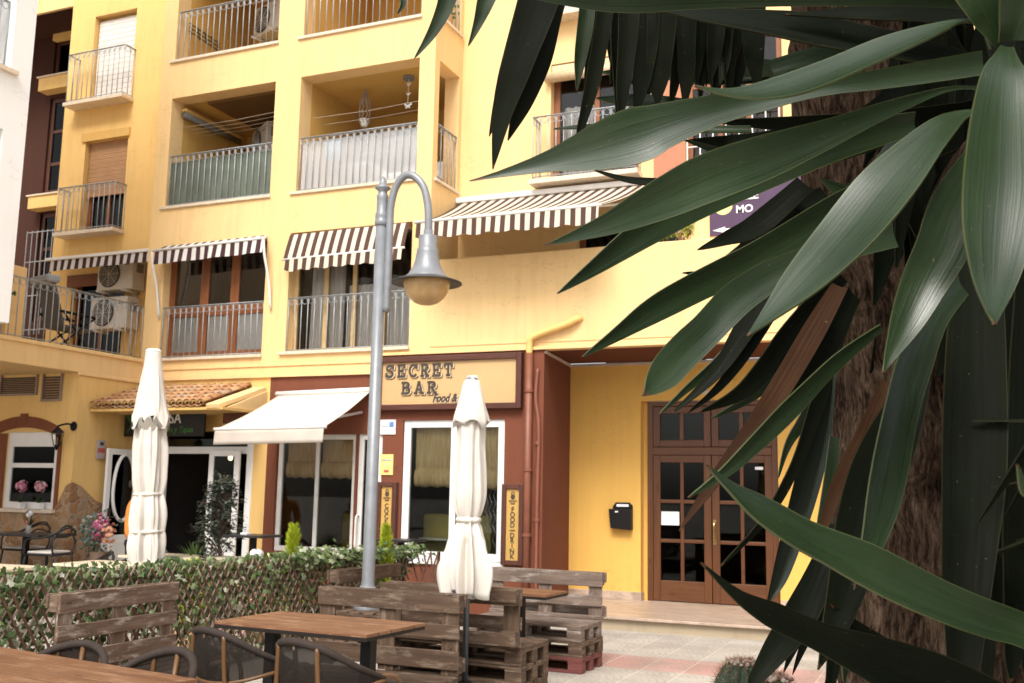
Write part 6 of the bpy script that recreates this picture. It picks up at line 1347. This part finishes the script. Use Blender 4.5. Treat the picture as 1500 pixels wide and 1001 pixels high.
# lower head out of frame to the right: two long leaves reaching left
view_leaf([(1640, 960), (1500, 900), (1420, 874), (1340, 840), (1255, 800), (1180, 772), (1110, 735), (1070, 710), (1036, 682)], [(1640, 1010), (1500, 950), (1440, 932), (1370, 905), (1290, 866), (1225, 832), (1160, 797), (1090, 745), (1036, 683)], 1.42, 1.20, tilt=-.25, fold=.32)
view_leaf([(1640, 1080), (1500, 1018), (1400, 970), (1300, 938), (1210, 914), (1150, 890), (1085, 865), (1027, 824)], [(1600, 1140), (1450, 1085), (1340, 1040), (1260, 994), (1190, 952), (1120, 915), (1075, 880), (1027, 825)], 1.50, 1.26, leaf_shaded, tilt=-.35, fold=.3)
view_strip([(1560, 1090), (1400, 1020), (1300, 965), (1215, 885)], [24, 34, 26, 1], 1.62, 1.5, leaf_shaded, tilt=.4)
view_strip([(1600, 600), (1540, 660), (1505, 720), (1490, 680)], [12, 14, 10, 1], 1.1, 1.05, tilt=.3)
view_strip([(1432, 330), (1428, 520), (1425, 700), (1415, 860), (1410, 1010)], [26, 42, 44, 34, 18], 1.74, 1.6, leaf_shaded, tilt=.2)
view_strip([(1510, 300), (1508, 520), (1500, 720), (1490, 860), (1480, 1000)], [20, 34, 36, 26, 8], 1.82, 1.7, leaf_shaded, tilt=-.2)
view_strip([(1460, 300), (1462, 560), (1466, 760), (1470, 950)], [22, 36, 32, 4], 1.98, 1.95, leaf_shaded, tilt=.5)
view_strip([(1540, 420), (1530, 640), (1524, 860), (1516, 1040)], [22, 36, 36, 8], 1.9, 1.8, leaf_shaded, tilt=.3)
# top leaves and the hanging skirt of the head above the frame
view_leaf([(1560, 8), (1400, -6), (1200, -30), (1050, -45), (920, -40), (820, -30), (720, -20)], [(1560, 30), (1400, 12), (1200, 8), (1050, 12), (920, 18), (820, 6), (720, -18)], 1.62, 1.45, leaf_g, tilt=.8, fold=.2)
view_leaf([(1500, 90), (1380, 60), (1280, 30), (1180, 12), (1080, 8), (960, 14)], [(1500, 150), (1380, 108), (1290, 98), (1200, 80), (1080, 52), (960, 16)], 1.85, 1.7, leaf_shaded, tilt=-.6)
view_strip([(1500, 20), (1400, 22), (1300, 20), (1150, 22)], [14, 18, 16, 1], 1.8, 1.74, leaf_shaded, tilt=.5)
view_strip([(1460, 150), (1380, 168), (1290, 180), (1190, 182), (1040, 178)], [10, 16, 18, 14, 2], 1.98, 1.9, leaf_shaded, tilt=-.6)
view_strip([(1330, 120), (1250, 190), (1120, 210), (1010, 205)], [14, 22, 18, 1], 2.05, 1.98, leaf_shaded, tilt=.3)
view_strip([(1330, 190), (1200, 225), (1100, 225), (1000, 205)], [12, 18, 16, 1], 2.1, 2.05, leaf_g, tilt=-.3)
view_strip([(1330, 190), (1300, 245), (1250, 285), (1200, 262)], [14, 22, 18, 1], 1.9, 1.8, leaf_g, tilt=.4)
view_strip([(1070, 170), (960, 150), (905, 148), (874, 144)], [14, 12, 8, 1], 1.96, 1.9, leaf_g, tilt=.5)
view_strip([(1100, 190), (940, 190), (870, 186), (812, 189)], [6, 5, 4, 1], 1.9, 1.85, leaf_g, tilt=.5)
view_strip([(1060, 290), (980, 270), (920, 264), (872, 250)], [8, 7, 5, 1], 1.9, 1.85, leaf_shaded, tilt=.5)
view_strip([(1130, 100), (1000, 105), (920, 108), (880, 106)], [14, 15, 9, 1], 2.2, 2.12, leaf_g, tilt=.4)
view_strip([(1300, 60), (1180, 90), (1080, 115), (1010, 120)], [16, 18, 12, 1], 2.25, 2.2, leaf_g, tilt=.4)
for pts, hw, d0, d1, mt in (
    ([(668, -60), (655, 0), (635, 45), (607, 86)], [16, 13, 8, 1], 1.78, 1.8, leaf_g), ([(735, -70), (712, 0), (700, 35), (686, 68)], [22, 13, 7, 1], 1.8, 1.82, leaf_g), ([(588, -30), (590, 5), (582, 20)], [6, 4, 1], 1.8, 1.8, leaf_g),
    ([(812, -90), (790, 0), (760, 90), (738, 160), (722, 248)], [34, 30, 24, 16, 1], 1.70, 1.76, leaf_shaded), ([(828, -90), (806, 0), (785, 90), (765, 150), (744, 206)], [30, 24, 22, 15, 1], 1.74, 1.8, leaf_shaded), ([(775, -80), (764, 0), (750, 60), (734, 118)], [8, 6, 4, 1], 1.76, 1.8, leaf_dead), ([(780, -50), (745, 90), (730, 150), (717, 200)], [8, 10, 7, 1], 1.78, 1.82, leaf_shaded),
    ([(866, -60), (858, 30), (850, 85), (845, 132)], [12, 12, 9, 1], 1.8, 1.84, leaf_g), ([(875, -60), (868, 40), (862, 90), (857, 126)], [8, 8, 5, 1], 1.82, 1.86, leaf_shaded), ([(900, -60), (884, 30), (868, 120), (846, 205)], [13, 12, 11, 4], 1.78, 1.84, leaf_shaded), ([(905, -40), (902, 60), (905, 130), (904, 178)], [9, 9, 7, 1], 1.85, 1.9, leaf_shaded),
    ([(922, -60), (920, 40), (912, 130), (908, 186)], [16, 15, 10, 1], 1.82, 1.86, leaf_shaded), ([(950, -60), (948, 40), (942, 110), (930, 172)], [20, 20, 15, 2], 1.86, 1.9, leaf_shaded), ([(975, -60), (970, 40), (966, 110), (962, 158)], [22, 22, 16, 1], 1.84, 1.9, leaf_shaded), ([(1000, -30), (994, 60), (988, 120), (982, 155)], [12, 11, 8, 1], 1.9, 1.94, leaf_shaded), ([(1008, -30), (1006, 60), (1006, 110), (1003, 155)], [16, 14, 12, 2], 1.88, 1.92, leaf_shaded),
    ([(1030, -30), (1026, 50), (1022, 90), (1020, 126)], [12, 12, 8, 1], 1.92, 1.95, leaf_shaded), ([(1052, -30), (1048, 50), (1044, 90), (1040, 122)], [14, 13, 9, 1], 1.9, 1.94, leaf_shaded), ([(1070, -30), (1064, 60), (1060, 100), (1054, 124)], [10, 9, 7, 1], 1.95, 1.98, leaf_g), ([(1104, -20), (1104, 60), (1106, 95), (1110, 125)], [18, 16, 12, 4], 1.9, 1.94, leaf_shaded), ([(1085, -20), (1080, 50), (1070, 90), (1068, 122)], [9, 9, 6, 1], 2.0, 2.03, leaf_shaded), ([(930, -30), (935, 40), (925, 70), (915, 56)], [9, 9, 4, 1], 1.9, 1.9, leaf_dead)):
    view_strip(pts, hw, d0, d1, mt, tilt=random.choice((-.5, -.2, .2, .5)))
rs = random.Random(31)
for k in range(24):
    x = rs.uniform(872, 1135); y1_ = rs.uniform(85, 190)*(1-.15*(x-872)/260); sl_ = rs.uniform(-26, 10); h_ = rs.uniform(6, 15); d_ = rs.uniform(1.9, 2.15)
    view_strip([(x-sl_*.2, -40), (x, 30), (x+sl_*.5, y1_*.65), (x+sl_, y1_)], [h_*.8, h_, h_*.85, 1], d_, d_+.05, leaf_dead if rs.random() < .08 else leaf_shaded, tilt=rs.uniform(-.9, .9), fold=rs.uniform(.15, .5))
# crown above and beside the frame: unseen leaf heads added to shade trunk and leaves
def head_leaf(c, d, L, wd, droop, mat, mb):
    d = d.normalized(); sd = d.cross(V((0, 0, 1))); sd = sd.normalized() if sd.length > .05 else V((1, 0, 0)); C = []; W = []
    for i in range(7):
        t = i/6; C.append(c+d*(L*t)+V((0, 0, -droop*L*t*t))); W.append(wd*(.5+.5*math.sin(PI*min(1, t*1.4+.1))) if t < .6 else wd*max(.02, (1-t)/.4))
    k = blade(C, W, [sd]*7, .25, nl=12); mb.add(k.v, k.f, k.uv)
def px_of(p):
    q = p-EYE; z = q.dot(FWD)
    return (750+1500*q.dot(RGT)/z, 500.5-1500*q.dot(UPV)/z) if z > .05 else (9999, 9999)
rr = random.Random(12); crown = MB()
def head(c, n, L, wd, up=(-.9, 1), seed=0, zmin=0):
    for k in range(n):
        for _ in range(30):
            a = rr.uniform(0, 2*PI); e = rr.uniform(*up); d = V((math.cos(a), math.sin(a), e)); l = L*rr.uniform(.75, 1.1); dr = rr.uniform(.15, .6)
            ok = True
            for t in (0, .15, .3, .45, .6, .75, .9, 1):
                p = c+d.normalized()*(l*t)+V((0, 0, -dr*l*t*t)); x, y = px_of(p)
                if (p-EYE).length < .55 or (x < 1330 and -30 < y < 1030 and x > -300) : ok = False; break
            if ok: head_leaf(c, d, l, wd, dr, leaf_shaded, crown); break
head(V((.52, 1.36, 2.16)), 22, .70, .040, (-1, .2)); head(V((-.02, 2.1, 3.0)), 50, .66, .042, (-.6, .6)); head(V((-.45, 2.3, 3.2)), 90, .75, .042, (-.5, 1)); head(V((.1, 3.0, 3.7)), 90, .8, .045, (-.8, 1))
head(V((.62, 1.9, 1.6)), 60, .7, .042); head(V((.8, 2.4, 2.5)), 80, .75, .045); head(V((.75, 1.5, 1.1)), 50, .65, .04); head(V((1.1, 3.1, 1.8)), 70, .8, .045)
for hc_ in ((.95, 1.1, 2.7), (1.15, .55, 2.3), (1.2, 1.4, 1.9), (1.1, 1.9, 2.9), (1.3, .9, 1.4), (1.0, .15, 2.9), (.9, 2.6, 3.2)): head(V(hc_), 70, .62, .042, (-1, .9))  # out-of-view heads added to block sun and sky from the right
for k in range(110):
    x = rr.uniform(1300, 1590); y = rr.uniform(-120, 620); d = rr.uniform(2.15, 3.3); ln = rr.uniform(160, 420); dx_ = rr.uniform(-70, 50); n_ = 6
    if y+ln > 560 and x < 1400: continue
    C = [at(x+dx_*(i/n_)**1.5, y+ln*i/n_, d-.1*i/n_) for i in range(n_+1)]; W = [.004+.032*math.sin(PI*min(1, .1+.9*i/n_)) for i in range(n_+1)]
    k_ = blade(C, W, [RGT+FWD*rr.uniform(-.8, .8)]*(n_+1), .25, nl=12); crown.add(k_.v, k_.f, k_.uv)
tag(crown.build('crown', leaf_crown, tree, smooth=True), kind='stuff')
# planter bed, cacti
bed = MB().lathe([(1.25, 0), (1.25, .74), (1.20, .80), (1.02, .80), (1.0, .72), (0, .74)], (-.05, 3.05, 0), 48).build('planter_bed', stucco('planter_render', (.45, .36, .26), .2), smooth=False, bevel=.01)
tag(bed, 'round rendered planter bed under the yucca tree', 'planter')
settle(tree, (-.05, 3.2, .74))
cact_m = plain('cactus_skin', (.030, .050, .026), .7, var=.3, vs=30, bs=.3)
spine_m = leafy('cactus_spines', [(0, (.22, .10, .05)), (.5, (.45, .27, .14)), (1, (.62, .47, .32))], .6, .2)
wool_m = leafy('cactus_wool', [(0, (.55, .30, .26)), (.5, (.66, .50, .42)), (1, (.74, .68, .58))], .9, .3)
def cactus(label, c, r, h, seed, white):
    r_ = random.Random(seed); t = thing('barrel_cactus', label, 'cactus', c, 0, 'barrel cacti in the planter'); nr = 15
    def fn(q, z, a): return q*(1+.085*math.cos(a*nr)), 0
    prof = spline([(r*.72, 0), (r*.98, h*.25), (r, h*.5), (r*.86, h*.78), (r*.5, h*.95), (.001, h*.97)], 24)
    MB().lathe(prof, (0, 0, 0), 150, fn=fn).build('body', cact_m, t, smooth=True); sp = MB(); wl = MB()
    for k in range(nr):
        a = 2*PI*k/nr
        for i in range(1, 24):
            q, z = prof[i]; z += r_.uniform(-.004, .004); p = V((q*1.08*math.cos(a), q*1.08*math.sin(a), z)); o = V((math.cos(a), math.sin(a), .15+max(0, (z/h-.55)*2.2))).normalized()
            for _ in range(8):
                d = (o+V((r_.gauss(0, .55), r_.gauss(0, .55), r_.gauss(0, .5)))).normalized()*r_.uniform(.014, .034); e = d.orthogonal().normalized()*.0007; f_ = d.cross(e).normalized()*.0007
                sp.add([p-e, p+e, p+d], [(0, 1, 2)]).add([p-f_, p+f_, p+d], [(0, 1, 2)])
    for k in range(46 if not white else 70):
        a = r_.uniform(0, 6.28); s = r_.random()**.6*r*(.5 if not white else .75); p = V((s*math.cos(a), s*math.sin(a), h*.98-s*s/r*.35)); z_ = r_.uniform(.006, .011)
        wl.lathe([(0, -z_*.7), (z_, 0), (z_*.6, z_*.7), (0, z_)], p, 7)
    sp.build('spines', spine_m, t); wl.build('wool_tips', wool_m, t, smooth=True); return t
cd = 3.55
c1 = at(1090, 1040, cd); c2 = at(1128, 1050, cd-.05)
cactus('barrel cactus with pinkish crown at the planter edge', (c1.x, c1.y, .74), .105, c1.z+.172-.74, 3, False)
cactus('smaller barrel cactus with white tips right beside the pink crowned one', (c2.x+.02, c2.y, .74), .075, c2.z+.145-.74, 8, True)
